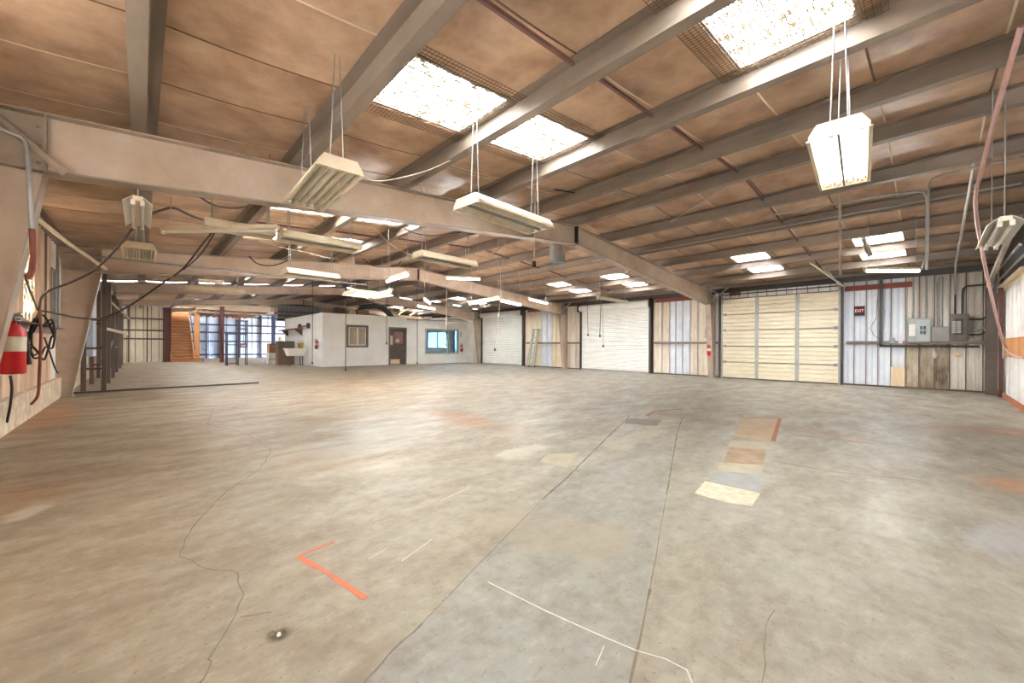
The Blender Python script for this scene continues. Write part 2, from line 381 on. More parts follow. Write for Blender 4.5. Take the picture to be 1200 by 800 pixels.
for pts, m in [(((826, 564), (850, 569), (891, 578), (881, 593), (850, 588), (814, 578)), M_P1), (((843, 552), (892, 556), (890, 576), (828, 563)), M_P2),
               (((835, 541), (894, 545), (892, 556), (843, 552)), M_P4), (((855, 524), (898, 527), (894, 545), (848, 541)), M_P3),
               (((856, 516), (904, 519), (898, 527), (853, 524)), M_P4), (((868, 489), (914, 490), (906, 517), (860, 512)), mat('patch_tan', (172, 148, 120), .7, scale=5)),
               (((734, 490), (775, 492), (770, 499), (732, 496)), M_P5), (((642, 532), (680, 530), (664, 548), (632, 541)), M_P4)]:
    patch('repair_patch', [uz(*p) for p in pts], m, .0025)
for a, c in (((868, 489), (914, 490)), ((914, 490), (906, 517)), ((768, 482), (800, 479)), ((768, 482), (758, 487))):
    ribbon(px(a, c), .05, .0032).build('rust_line', mat('rust_line', (150, 92, 58), .7, scale=8), floor)
ribbon(px((391, 635), (349, 652)), .018, .0016, .002).build('painted_mark', M_PAINTO, floor)
ribbon(px((349, 652), (385, 672), (428, 701)), .026, .0018, .002).build('painted_mark', M_PAINTO, floor)
for pts, w in [(px((572, 682), (640, 716), (700, 743), (745, 762)), .005), (px((745, 762), (780, 772), (805, 785), (811, 800), (811, 812)), .004), (px((516, 587), (550, 571)), .007), (px((471, 657), (506, 632)), .006), (px((698, 780), (708, 757)), .003), (px((432, 655), (455, 641)), .003)]:
    ribbon(pts, w, .002).build('chalk_line', M_CHALK, floor)
for p, r_ in (((318, 743), .016), ((331, 741), .014), ((327, 744), .009)):
    c = uz(*p); MB().lathe([(0, .012), (r_*.6, .01), (r_, 0)], c.x, c.y, 7).build('debris', M_CRACK if r_ != .009 else M_LABEL, floor)
rod = MB(); a = uz(72, 462); c = uz(303, 449)
rod.bar((a.x, a.y, .02), (c.x, c.y, .02), .05, .04); rod.build('floor_bar', M_DARK)
tag(bpy.data.objects['floor_bar'], 'long dark steel bar lying across the floor beside the left column', 'bar')

# ================================================================== ROOF
ceiling = sempty('ceiling', 'brown insulated metal roof on steel purlins with skylight strips', 'ceiling')
PX = [.03+1.49*(k-1) for k in range(0, 13)]; PX[0] = XL+.03; PX[-1] = XR-.06
PITCH = math.atan(SL)
ZP = .22
def roof_z(x): return top(x)+ZP
STEP, YG0 = .913, .42
def ins_mesh(name, seam):
    mb = MB(); nx, ny = 6, 3; w = STEP+.006; vs = []
    for j in range(ny+1):
        for i in range(nx+1):
            u = i/nx; v = j/ny
            vs.append((u-.5, (v-.5)*w, -.035*sin(pi*u)*(.75+.25*sin(pi*v))))
    mb.add(vs, [(j*(nx+1)+i, j*(nx+1)+i+1, (j+1)*(nx+1)+i+1, (j+1)*(nx+1)+i) for j in range(ny) for i in range(nx)], 0, True)
    sv = []
    for i in range(nx+1):
        u = i/nx; z = -.035*sin(pi*u)*.75-.004
        sv += [(u-.5, -w/2, z+.002), (u-.5, -w/2+.011, z-.002), (u-.5, -w/2+.022, z+.002)]
    mb.add(sv, [(3*i+k, 3*i+3+k, 3*i+4+k, 3*i+1+k) for i in range(nx) for k in (0, 1)], 1)
    return mb.mesh(name, [M_INS, M_SEAM if seam else M_SEAMD])
ins = [ins_mesh('insulation_panel', 0), ins_mesh('insulation_panel', 1)]
# skylight: corrugated sheet with wire mesh below it
mb = MB(); n = 44; w = STEP+.004; vs = []
for i in range(n+1):
    y = (i/n-.5)*w; z = .012*cos(i*pi/2)
    vs += [(-.5, y, z), (.5, y, z)]
mb.add(vs, [(2*i, 2*i+1, 2*i+3, 2*i+2) for i in range(n)], 0, False)
sky_me = mb.mesh('skylight_panel', M_SKY)
mb = MB()
for i in range(29):
    y = (i/28-.5)*(w+.36); mb.box(-.5, .5, y-.0022, y+.0022, -.052, -.048)
for i in range(36):
    x = (i+.5)/36-.5; mb.box(x-.0015, x+.0015, -w/2-.18, w/2+.18, -.048, -.045)
mesh_me = mb.mesh('wire_mesh', M_WIRE)
mb = MB()
for sgn in (-1, 1): mb.box(-.5, .5, sgn*w/2-.02, sgn*w/2+.02, -.03, .01)
sframe_me = mb.mesh('skylight_edge', M_PURL)
SKY_N = {0, 3, 8, 11, 16, 19, 24, 27, 32, 35, 40, 43}
n0 = -2; n1 = int((YE-YG0)/STEP)+1
cells = []
for n in range(n0, n1):
    for k in range(12):
        cells.append((n, k))
cells.sort(key=lambda c: c[0])
rest = MB(); count = 0
for n, k in cells:
    x0, x1 = PX[k], PX[k+1]
    if k == 6: pass
    xa, xb = x0, x1
    segs = [(xa, xb)]
    if xa < XM < xb: segs = [(xa, XM), (XM, xb)]
    y = YG0+(n+.5)*STEP
    for (a, c) in segs:
        xm = (a+c)/2; rot = -PITCH if xm < XM else PITCH
        loc = (xm, y, roof_z(xm)); scl = ((c-a)/cos(PITCH)+.01, 1, 1)
        if n in SKY_N and (k in (2, 3) or k in (9, 10)):
            o = link('skylight_panel', sky_me, ceiling, loc, (0, rot, 0)); o.scale = scl
            g = link('wire_mesh', mesh_me, o); link('skylight_edge', sframe_me, o)
        elif count < 298:
            count += 1
            o = link('insulation_panel', ins[(n*5+k*3+n*k) % 7 < 5], ceiling, loc, (0, rot, 0)); o.scale = scl
        else:
            for (u0, u1, z0, z1) in ((0, .25, 0, .025), (.25, .5, .025, .034), (.5, .75, .034, .025), (.75, 1, .025, 0)):
                xx0 = a-.005+(c-a+.01)*u0; xx1 = a-.005+(c-a+.01)*u1
                rest.add([(xx0, y-STEP/2, roof_z(xx0)-z0), (xx1, y-STEP/2, roof_z(xx1)-z1), (xx1, y+STEP/2, roof_z(xx1)-z1), (xx0, y+STEP/2, roof_z(xx0)-z0)], [(0, 1, 2, 3)])
o = rest.build('far_insulation', M_INS, ceiling); o['kind'] = 'stuff'
for k, x in enumerate(PX):
    z = top(x); mb = MB(); w_ = .1
    xx = x if 0 < k < 12 else x
    g = -1 if k < 2 else 1
    fb = lambda a, c, z0, z1: mb.box(min(xx+g*a, xx+g*c), max(xx+g*a, xx+g*c), YN+.02, YE, z0, z1)
    fb(-.004, .004, z, z+ZP); fb(.004, .115, z, z+.008); fb(.109, .115, z+.008, z+.028); fb(-.1, -.004, z+ZP-.03, z+ZP-.022)
    o = mb.build('purlin', M_PURL, ceiling)
for y in (2.25, 9.55, 16.85, 24.0):
    for k in range(2, 11):
        a, c = PX[k]+.01, PX[k+1]-.13
        MB().bar((a, y, top(a)+.13), (c, y, top(c)+.1), .03, .035).build('purlin_brace', M_STRUT, ceiling)

# ================================================================== PORTAL FRAMES
BOLT = MB().lathe([(0, .012), (.014, .012), (.016, 0)], 0, 0, 6).mesh('bolt', M_FLANGE)
def frame(Y, label, kzl=2.83, kzr=2.83, dr=.44):
    root = thing('portal_frame', (0, 0, 0), label, 'steel frame')
    tw, fw = .014, .2
    def plate(name, par, poly, th=tw, m=M_FRAME): return MB().prism([(x, Y-th/2, z) for x, z in poly], (0, th, 0)).build(name, m, par)
    def flange(par, p, q, w=fw, th=.016, name='flange', m=M_FLANGE):
        return MB().bar((p[0], Y, p[1]), (q[0], Y, q[1]), w, th, upv=(0, 1, 0)).build(name, m, par) if False else \
            MB().add([(p[0], Y-w/2, p[1]), (q[0], Y-w/2, q[1]), (q[0], Y+w/2, q[1]), (p[0], Y+w/2, p[1])]+[(p[0]+nx(p, q)[0]*th, yy, p[1]+nx(p, q)[1]*th) if e == 0 else (q[0]+nx(p, q)[0]*th, yy, q[1]+nx(p, q)[1]*th) for e, yy in ((0, Y-w/2), (1, Y-w/2), (1, Y+w/2), (0, Y+w/2))],
                     [(3, 2, 1, 0), (4, 5, 6, 7), (0, 1, 5, 4), (1, 2, 6, 5), (2, 3, 7, 6), (3, 0, 4, 7)]).build(name, m, par)
    def nx(p, q):
        d = Vector((q[0]-p[0], q[1]-p[1])).normalized(); return (-d.y, d.x)
    for sgn, xo in ((1, XL+.03), (-1, XR-.03)):
        kw = .68 if sgn > 0 else .55; kz = kzl if sgn > 0 else kzr
        xi0 = xo+sgn*.22; xi1 = xo+sgn*kw; xr = XM
        zt = top(xi1)-.012
        col = plate('column', root, [(xo, 0), (xi0, 0), (xi1, kz), (xo, kz)])
        flange(col, (xo, 0), (xo, top(xo)-.02), m=M_FLANGE); flange(col, (xi0, 0), (xi1, kz))
        MB().box(min(xo, xi0)-.03, max(xo, xi0)+.03, Y-.13, Y+.13, 0, .02).build('base_plate', M_FLANGE, col)
        kn = plate('knee', root, [(xo, kz), (xi1, kz), (xi1, zt), (xo, top(xo)-.012)], m=M_FLANGE)
        flange(kn, (xo, kz), (xi1, kz)); flange(kn, (xo, top(xo)-.016), (xi1, zt-.004))
        flange(kn, (xi1, kz), (xi1, zt), w=.2)
        raf = plate('rafter', root, [(xi1, kz+.015), (xr, ZR-dr), (xr, ZR-.012), (xi1, zt)])
        flange(raf, (xi1, kz), (xr, ZR-dr-.012)); flange(raf, (xi1, zt-.004), (xr, ZR-.016))
        for t in (.45,):
            xs = xi1+(xr-xi1)*t; zb = kz+(ZR-dr-kz)*t
        # bolts along the knee
        for i in range(3): link('bolt', BOLT, kn, (xi1-sgn*.06, Y-.008, kz+.1+i*.17), (R(90), 0, 0))
        # flange brace from rafter up to a purlin
        xb = xo+sgn*1.5
        if sgn < 0: MB().bar((xi1+sgn*.12, Y-.1, kz+.05), (xi1-sgn*.0, Y-.75, top(xi1)+.02), .04, .04).build('flange_brace', M_FLANGE, raf)
    MB().box(XM-.012, XM+.012, Y-.1, Y+.1, ZR-dr-.02, ZR-.01).build('ridge_splice', M_DARK, root)
    return root
for Y, lb in zip(FRAMES, ('nearest tan steel portal frame, its rafter crossing the whole ceiling', 'second tan steel portal frame, its left column beside the rack posts', 'third steel portal frame, its right column beside the office corner', 'fourth steel portal frame crossing above the office roof', 'farthest steel portal frame near the stairs')):
    frame(Y, lb, *{20.44: (3.03, 2.83, .34), 27.64: (3.12, 3.1, .3), 34.84: (3.15, 3.15, .3)}.get(Y, (2.83, 2.83, .44)))

# ================================================================== RIBBED SHEETS
PCACHE = {}
def sheet_mesh(w, h, rib=.03, minor=True):
    key = (round(w, 3), round(h, 3), rib, minor)
    if key in PCACHE: return PCACHE[key]
    # local: u along +x, z up, ribs towards -y
    g_ = .012 if w > .2 else .006  # edge gap; the dark backing behind it stands in for rib shadow
    prof = [(g_, -rib), (g_+.012, -rib), (g_+.03, 0)]
    if minor and w > .2: prof += [(w*.5-.02, 0), (w*.5-.008, -rib*.35), (w*.5+.008, -rib*.35), (w*.5+.02, 0)]
    prof += [(w-.03-g_, 0), (w-.012-g_, -rib), (w-g_, -rib)]
    mb = MB(); vs = []
    for u, d in prof: vs += [(u, d, 0), (u, d, h)]
    mb.add(vs, [(2*i, 2*i+2, 2*i+3, 2*i+1) for i in range(len(prof)-1)])
    # edge returns
    mb.add([(g_, -rib, 0), (g_, .004, 0), (g_, .004, h), (g_, -rib, h)], [(0, 1, 2, 3)]); mb.add([(w-g_, -rib, 0), (w-g_, .004, 0), (w-g_, .004, h), (w-g_, -rib, h)], [(3, 2, 1, 0)])
    PCACHE[key] = mb.mesh('panel', M_BEIGE); return PCACHE[key]
def sheets(parent, start, direction, edges, z0, z1, mats, rz):
    # edges: distances along the wall from start; mats one per sheet or one for all
    for i, (a, c) in enumerate(zip(edges, edges[1:])):
        w = round(c-a, 3); m = mats[i] if isinstance(mats, (list, tuple)) else mats
        p = Vector(start)+Vector(direction)*a
        link('panel', sheet_mesh(w, z1-z0), parent, (p.x, p.y, z0), (0, 0, rz), m)
def even(a, c, step):
    n = max(1, round((c-a)/step)); return [a+(c-a)*i/n for i in range(n+1)]

# ================================================================== WALL RIGHT (roller-door side), x = XR
wr = sempty('wall_right', 'ribbed sheet metal side wall holding the roller doors', 'wall')
def yB(p): return ux(p, 400)[1]
def zB(p, q): return ux(p, q)[2]
ZT = 3.32
# a sheet on this wall runs towards -Y, seen from inside: local x -> -Y, local -y -> -X
RZ_B = -pi/2
def sheetsB(pxs, mats, z0=0, z1=ZT, par=None):
    ys = [yB(p) for p in pxs]
    for i in range(len(ys)-1):
        w = round(ys[i]-ys[i+1], 3)
        link('panel', sheet_mesh(w, round(z1-z0, 3)), wr, (XR, ys[i], z0), (0, 0, RZ_B), mats[i])
BW, BE, DI, ST = M_BLUEW, M_BEIGE, M_DIRTY, M_STAIN
GZ = 1.36
sheetsB([988, 1001, 1015, 1029, 1044, 1061], [BW]*5)
sheetsB([1061, 1077, 1095, 1113, 1132, 1152, 1172], [DI]*6, GZ, ZT)
sheetsB([1061, 1077, 1095, 1113, 1132, 1152, 1172], [ST, ST, ST, DI, DI, DI], 0, GZ)
sheetsB([837, 845.5], [M_WHITESH])
sheetsB([766, 776, 785, 792, 800, 809, 818, 830, 838], [BE, BE, BW, BW, BW, BE, BE, BE])
sheetsB([616, 623, 629, 635, 641, 647, 652, 660], [M_TAN, M_TAN, M_TAN, BW, BW, M_TAN, M_TAN])
sheetsB([660, 668, 675, 683], [BE]*3)
sheetsB([555, 567], [BE])
D1 = (yB(986.5), yB(846), 3.03); D2 = (yB(764), yB(683), 3.25); D3 = (yB(615), yB(567), 3.3)
for d in (D1, D2, D3):
    n = 12 if d is D1 else 6; ed = [d[1]+(d[0]-d[1])*i/n for i in range(n+1)]
    for i in range(n):
        link('panel', sheet_mesh(round(ed[i]-ed[i+1], 3), round(ZT+.1-d[2]+.02, 3)), wr, (XR+.002, ed[i], d[2]-.02), (0, 0, RZ_B), M_WHITESH if d is D1 else BE)
yo = yB(555)
# stretch of wall beside the office: sheets with two window openings and the far doorway
wo1 = (22.75, 23.55, .55, 2.3); wo2 = (24.4, 27.2, .95, 2.2)
def blockB(y0, y1, z0, z1, m=M_WHITESH): MB().box(XR, XR+.08, y0, y1, z0, z1).build('panel', m, wr)
blockB(yo, wo1[0], 0, ZT); blockB(wo1[1], wo2[0], 0, ZT); blockB(wo2[1], SIDE_DOOR[0], 0, ZT); blockB(SIDE_DOOR[1], YE, 0, ZT)
for w_ in (wo1, wo2): blockB(w_[0], w_[1], 0, w_[2]); blockB(w_[0], w_[1], w_[3], ZT)
blockB(SIDE_DOOR[0], SIDE_DOOR[1], SIDE_DOOR[2], ZT)
# dark backing added against light leaks; shows through sheet gaps as rib shade
MB().box(XR+.01, XR+.06, YN-.1, yo, -.02, ZT+.1).build('gap_backing', M_BROWNST, wr)
MB().box(XR-.02, XR+.1, YN-.1, YE, ZT-.02, 3.62).build('eave_flashing', M_DARK, wr)
def girt(y0, y1, z=GZ):
    mb = MB(); mb.box(XR-.13, XR-.031, y0, y1, z+.02, z+.03); mb.box(XR-.13, XR-.12, y0, y1, z-.05, z+.02); mb.box(XR-.06, XR-.031, y0, y1, z-.06, z-.05)
    return mb.build('girt', M_PURL, wr)
girt(YN+.2, D1[0]-.12); girt(D1[1]+.1, FRAMES[0]-.12); girt(FRAMES[0]+.12, D2[0]-.1); girt(D2[1]+.1, FRAMES[1]-.12); girt(FRAMES[1]+.12, D3[0]-.1)
MB().tube([(XR-.1, YN+.35, GZ-.12), (XR-.1, yB(1031), GZ-.12)], .028, 8).build('girt_pipe', M_DARK, wr)
MB().box(XR-.1, XR-.02, YN+.05, YE, ZT-.24, ZT).build('eave_strut', M_DARK, wr) if False else None
MB().box(XR-.06, XR-.032, yB(1071), yB(990), 2.98, 3.14).build('header', M_OXIDE, wr)
MB().box(XR-.06, XR-.032, yB(812), yB(768), 3.1, 3.26).build('header', M_OXIDE, wr)
MB().box(XR-.06, XR-.032, yB(652), yB(619), 3.14, 3.28).build('header', M_OXIDE, wr)
MB().box(XR-.05, XR-.032, yB(868), yB(855), 3.14, 3.28).build('header', M_OXIDE, wr)
mb = MB(); mb.box(XR-.16, XR-.032, yB(1034.5), yB(1030.5), GZ-.1, 3.26); mb.build('door_post', M_DARK, wr)
link('plywood_board', MB().box(XR-.035, XR-.031, yB(1060.5), yB(1044), .02, .62).mesh('plywood_board', M_PLYP), wr)
# dark eave beam with dusty wood above the doors
MB().box(XR-.2, XR-.05, YN+.1, YE-.1, ZT-.06, ZT+.1).build('eave_beam', M_DARK, wr)
# base angle
for a, c in ((YN+.1, D1[0]), (D1[1], D2[0]), (D2[1], D3[0])):
    MB().box(XR-.04, XR-.031, a, c, 0, .045).build('base_angle', M_BROWNST, wr)
# corner column
cc = thing('corner_column', (XR-.35, YN+.16, 0), 'brown steel corner column between panel wall and end wall', 'column')
MB().box(-.1, .1, -.008, .008, 0, 3.3).build('web', M_BROWNST, cc)
for s in (-1, 1): MB().box(s*.1-.008, s*.1+.008, -.1, .1, 0, 3.3).build('flange', M_BROWNST, cc)

# ------------------------------------------------------------------ sectional door
d1 = sempty('door_1', 'closed cream sectional overhead door with two steel stiles', 'door')
y0, y1 = D1[0]+.06, D1[1]-.06; H = 3.0
cols = [y1, yB(888), yB(935), y0]; nz = 5
for i in range(nz):
    for j in range(3):
        ya, yb = cols[j], cols[j+1]; w = ya-yb-.004; h = H/nz-.012
        prof = []
        for r_ in range(4):
            a = h*r_/4; prof += [(a+.006, .004), (a+.022, -.024), (a+h/4-.022, -.024), (a+h/4-.006, .004)]
        key = ('sec', j)
        if key not in PCACHE:
            mb = MB(); vs = []
            for zz, dd in prof: vs += [(0, dd, zz), (w, dd, zz)]
            mb.add(vs, [(2*k_, 2*k_+1, 2*k_+3, 2*k_+2) for k_ in range(len(prof)-1)])
            mb.box(0, w, .006, .045, 0, h); PCACHE[key] = mb.mesh('door_panel', M_CREAMDOOR)
        link('door_panel', PCACHE[key], d1, (XR-.1, ya-.002, .02+i*H/nz), (0, 0, RZ_B))
for yy in (cols[1], cols[2]):
    for i in range(nz): MB().box(XR-.128, XR-.1, yy-.055, yy+.055, .02+i*H/nz+.01, .02+(i+1)*H/nz-.012).build('stile', M_GALV, d1)
for yy in (y1+.02, y0-.02):
    s = 1 if yy > 3 else -1
    MB().box(XR-.15, XR-.09, yy-.03, yy+.03, 0, 3.1).build('track', M_GALV, d1)
    MB().box(XR-.2, XR-.05, yy+s*.06-.03, yy+s*.06+.03, 0, 3.2).build('jamb', M_DARK, d1)
    for i in range(1, nz): MB().box(XR-.16, XR-.1, yy-s*.1-.05, yy-s*.1+.05, .02+i*H/nz-.05, .02+i*H/nz+.05).build('hinge', M_GALV, d1)
for i in range(1, nz): MB().box(XR-.121, XR-.099, y0, y1, .02+i*H/nz-.014, .02+i*H/nz-.002).build('joint_strip', M_TRIM, d1)
MB().box(XR-.05, XR-.04, y0, y1, 0, 3.04).build('backing', M_DARK, d1)  # plate added to stop daylight leaking between the door sections
MB().box(XR-.12, XR-.06, y0, y1, 0, .03).build('bottom_seal', M_BLACK, d1)
MB().tube([(XR-.16, y0-.1, 3.17), (XR-.16, y1+.1, 3.17)], .02, 8).build('spring_shaft', M_DARK, d1)
for p, q in ((y0-.02, 1), (y1+.02, 1)):   # horizontal tracks running back under the roof
    MB().tube([(XR-.12, p, 3.05), (XR-.3, p, 3.2), (XR-2.9, p, 3.36)], .025, 6).build('overhead_track', M_GALV, d1)

# ------------------------------------------------------------------ coil doors
def coil(name, D, label, h):
    d = sempty(name, label, 'door'); a, c = D; n = int(h/.1); mb = MB(); vs = []
    for i in range(n*4+1):
        t = (i % 4)/4; vs += [(XR-.13-.032*sin(pi*t), a+.05, .01+h*i/(n*4)), (XR-.13-.032*sin(pi*t), c-.05, .01+h*i/(n*4))]
    mb.add(vs, [(2*i, 2*i+2, 2*i+3, 2*i+1) for i in range(n*4)])
    o = mb.build('slat_curtain', M_COIL, d); o['kind'] = 'stuff'
    for yy, s in ((a, -1), (c, 1)):
        MB().box(XR-.2, XR-.05, yy-.05, yy+.05, 0, h+.15).build('guide', M_DARK, d)
        MB().box(XR-.42, XR-.03, yy+s*.05-.02, yy+s*.05+.02, h-.1, min(h+.3, 3.4)).build('end_bracket', M_DARK, d)
    MB().tube([(XR-.24, a, h+.08), (XR-.24, c, h+.08)], .15, 18).build('barrel', M_COIL, d)
    MB().box(XR-.18, XR-.1, a+.05, c-.05, 0, .07).build('bottom_bar', M_GALV, d)
    for k in range(14):
        pass
    return d
coil('door_2', D2[:2], 'white coiling roller door in the middle of the side wall', 3.0)
coil('door_3', D3[:2], 'white coiling roller door beside the office corner', 3.05)

# ================================================================== NEAR END WALL, y = YN
wn = sempty('wall_near', 'white ribbed end wall with plywood band and open doorway', 'wall')
# sheet along +X seen from inside: local x -> -X so ribs (-y) turn to +Y
xe = [NEAR_DOOR[1]+(XR-NEAR_DOOR[1])*i/16 for i in range(17)]
for a, c in zip(xe, xe[1:]): link('panel', sheet_mesh(round(c-a, 3), 3.3), wn, (c, YN, 0), (0, 0, pi), M_WHITESH)
for a, c in zip(even(XL, NEAR_DOOR[0], .5), even(XL, NEAR_DOOR[0], .5)[1:]): link('panel', sheet_mesh(round(c-a, 3), 3.3), wn, (c, YN, 0), (0, 0, pi), M_WHITESH)
MB().prism([(NEAR_DOOR[0], YN-.05, NEAR_DOOR[2]), (NEAR_DOOR[1], YN-.05, NEAR_DOOR[2]), (NEAR_DOOR[1], YN-.05, top(NEAR_DOOR[1])+.3), (XM, YN-.05, ZR+.3), (NEAR_DOOR[0], YN-.05, top(NEAR_DOOR[0])+.3)], (0, .05, 0)).build('gable', M_WHITESH, wn)
MB().box(XL-.1, NEAR_DOOR[0], YN-.06, YN-.01, 3.2, 4.2).build('gable', M_WHITESH, wn)
MB().box(NEAR_DOOR[1], XR+.1, YN-.06, YN-.01, 3.2, 4.2).build('gable', M_DARK, wn)
for i in range(4):
    a = 14.75-i*.72; MB().box(a-.71, a, YN+.032, YN+.045, 1.0, 1.42).build('plywood_board', M_PLYO, wn)
MB().box(15.2, 15.3, YN+.032, YN+.1, 0, 3.2).build('door_post', M_MAROON, wn)
MB().box(14.85, 15.15, YN+.032, YN+.06, .95, 1.45).build('plywood_board', mat('pale_block', (214, 196, 172), .6), wn)
mb = MB(); mb.box(11.6, 15.2, YN+.032, YN+.14, 2.66, 2.675); mb.box(11.6, 15.2, YN+.032, YN+.036, 2.56, 2.66); mb.build('ledger_angle', M_CREAMFX, wn)
MB().box(11.6, 16.2, YN+.032, YN+.034, 2.7, 3.3).build('dark_backing', M_DARK, wn)
for z, yy in ((2.85, .12), (2.98, .2)): MB().tube([(11.0, YN+yy, z), (14.9, YN+yy, z-.02), (15.25, YN+yy, z-.12), (15.3, YN+yy, z-.3)], .022, 7).build('wall_pipe', M_GALV, wn)
for z in (3.1,): MB().bar((10.5, YN+.3, 3.25), (15.2, YN+.28, 2.72), .06, .09).build('door_track', M_FLANGE, wn)
MB().box(NEAR_DOOR[0]-.12, NEAR_DOOR[0], YN-.1, YN+.1, 0, NEAR_DOOR[2]+.1).build('jamb', M_DARK, wn)
MB().box(NEAR_DOOR[1], NEAR_DOOR[1]+.12, YN-.1, YN+.1, 0, NEAR_DOOR[2]+.1).build('jamb', M_DARK, wn)
MB().box(11.7, XR-.1, YN+.032, YN+.05, 0, .12).build('rusty_base', mat('rusty_base', (168, 92, 60), .7, scale=6), wn)

# ================================================================== LEFT WALL, x = XL
for a_, b_ in ((XL-.1, NEAR_DOOR[0]), (NEAR_DOOR[1], XR+.1)): MB().box(a_, b_, YN-.06, YN-.01, 0, 3.3).build('gap_backing', M_BROWNST, wn)
wl = sempty('wall_left', 'beige ribbed left wall standing on a concrete curb', 'wall')
# sheet along +Y seen from inside (+X side): local x -> +Y, ribs (-y) -> +X
MB().box(XL-.15, XL+.09, YN, YE, 0, .44).build('curb', M_CURB, wl)
def leftpanels(y0, y1, z0, z1, m, step=.3):
    e = even(y0, y1, step)
    for a, c in zip(e, e[1:]): link('panel', sheet_mesh(round(c-a, 3), round(z1-z0, 3)), wl, (XL, a, z0), (0, 0, pi/2), m)
LT = 3.42
ty0, ty1 = ux(24, 330, XL)[1], ux(37, 330, XL)[1]; wy0, wy1 = 12.35, 12.95
LS = [(-.7, .2), (1.3, 2.2), (3.2, 4.1)]      # unseen translucent sheets added behind the camera to brighten the near-left corner
ya_ = YN
for a_, b_ in LS:
    leftpanels(ya_, a_, .44, LT, M_LEFTW, .45); leftpanels(a_, b_, .44, 1.4, M_LEFTW); leftpanels(a_, b_, 1.4, LT, M_FILLT, .3); ya_ = b_
leftpanels(ya_, ty0, .44, LT, M_LEFTW, .45); leftpanels(ty0, ty1, .44, 1.6, M_LEFTW); leftpanels(ty0, ty1, 1.6, LT, M_YELLT, .3)
leftpanels(ty1, wy0, .44, LT, M_LEFTW); leftpanels(wy0, wy1, .44, 1.5, M_WHITESH); leftpanels(wy0, wy1, 1.5, LT, M_WHITESH); leftpanels(wy1, 14.0, .44, LT, M_LEFTW)
leftpanels(14.0, YE, .44, LT, M_WHITESH, .9)
MB().box(XL-.1, XL-.02, YN-.1, YE, LT-.02, 3.75).build('eave_flashing', M_DARK, wl)
mb = MB(); mb.box(XL+.031, XL+.16, 6.1, 13.0, 1.5, 1.515); mb.box(XL+.031, XL+.036, 6.1, 13.0, 1.38, 1.5); mb.build('girt', M_PURL, wl)
for z in (2.55,): MB().box(XL+.031, XL+.1, 13.4, 20.2, z, z+.1).build('girt', M_DARK, wl)
for yy in (8.9, 11.6): MB().box(XL+.031, XL+.06, yy-.02, yy+.02, 1.52, 3.3).build('wall_stud', M_PURL, wl)
ya_ = YN-.1
for a_, b_, z_ in [(a, b, 1.4) for a, b in LS]+[(ty0, ty1, 1.6), (YE, YE+.01, LT)]:
    MB().box(XL-.08, XL-.01, ya_, a_, 0, LT).build('gap_backing', M_BROWNST, wl); MB().box(XL-.08, XL-.01, a_, b_, 0, z_).build('gap_backing', M_BROWNST, wl); ya_ = b_
w1 = sempty('window_1', 'tall narrow louvred window in the left wall by the column', 'window')
mb = MB(); mb.box(XL+.031, XL+.05, wy0-.04, wy0+.03, 1.55, 2.75); mb.box(XL+.031, XL+.05, wy1-.1, wy1-.03, 1.55, 2.75); mb.box(XL+.031, XL+.05, wy0, wy1-.06, 1.55, 1.62); mb.box(XL+.031, XL+.05, wy0, wy1-.06, 2.68, 2.75)
mb.build('frame', M_GALV, w1)
MB().box(XL+.033, XL+.034, wy0+.03, wy1-.1, 1.62, 2.68).build('pane', mat('frosted_pane', (214, 222, 232), .25, scale=3), w1)
MB().box(XL+.03, XL+.06, wy0+.22, wy0+.25, 1.62, 2.68).build('mullion', M_GALV, w1)

# ================================================================== FAR WALLS
wf = sempty('wall_far', 'ribbed far wall with blue daylight tint in its colour and dark girts', 'wall')
for a, c in zip(even(XL, XR, .62), even(XL, XR, .62)[1:]): link('panel', sheet_mesh(round(c-a, 3), 4.35), wf, (a, YE, 0), (0, 0, 0), M_FARTINT)
for z in (.22, 1.35, 2.1, 2.75, 3.5): MB().box(3.0, XR, YE-.12, YE-.031, z, z+.13).build('girt', M_NAVY, wf)
for x in (3.3, 4.0, 4.9, 6.3, 7.9): MB().box(x-.05, x+.05, YE-.18, YE-.02, 0, 4.0).build('wall_post', M_NAVY, wf)
MB().box(XL, XR, YE+.01, YE+.06, 0, 4.4).build('gap_backing', M_NAVY, wf)
wp = sempty('wall_partition', 'pale yellow ribbed partition left of the stairs', 'wall')
yp = 34.7
for a, c in zip(even(XL, 1.25, .4), even(XL, 1.25, .4)[1:]): link('panel', sheet_mesh(round(c-a, 3), 3.65), wp, (a, yp, 0), (0, 0, 0), M_TAN)
for z in (1.45, 2.0, 2.75): MB().box(XL, 1.2, yp-.1, yp-.031, z, z+.09).build('girt', M_BROWNST, wp)
for x in (-.55, .3): MB().box(x-.03, x+.03, yp-.09, yp-.031, 0, 3.6).build('stud', M_BROWNST, wp)
MB().box(XL, 1.25, yp+.01, yp+.05, 0, 3.65).build('gap_backing', M_BROWNST, wp)
def post(name, p, y, wd, z1, m, label, cat='post'):
    c = uy(p, 424, y); o = thing(name, (c.x, y, 0), label, cat)
    MB().box(-wd/2, wd/2, -.008, .008, 0, z1).build('web', m, o)
    for s in (-1, 1): MB().box(s*wd/2-.01, s*wd/2+.01, -wd/2, wd/2, 0, z1).build('flange', m, o)
    MB().box(-wd*.7, wd*.7, -wd*.7, wd*.7, 0, .02).build('base_plate', m, o); return o
post('steel_post', 195.5, 34.2, .36, 3.55, M_MAROON, 'maroon steel post at the left foot of the wooden stairs')
post('steel_post', 260, 31.5, .2, 3.62, M_MAROON, 'maroon and grey post holding the pale mezzanine board')
post('steel_post', 320, 37.5, .22, 3.7, M_BLUEST, 'blue steel post standing left of the office side wall')

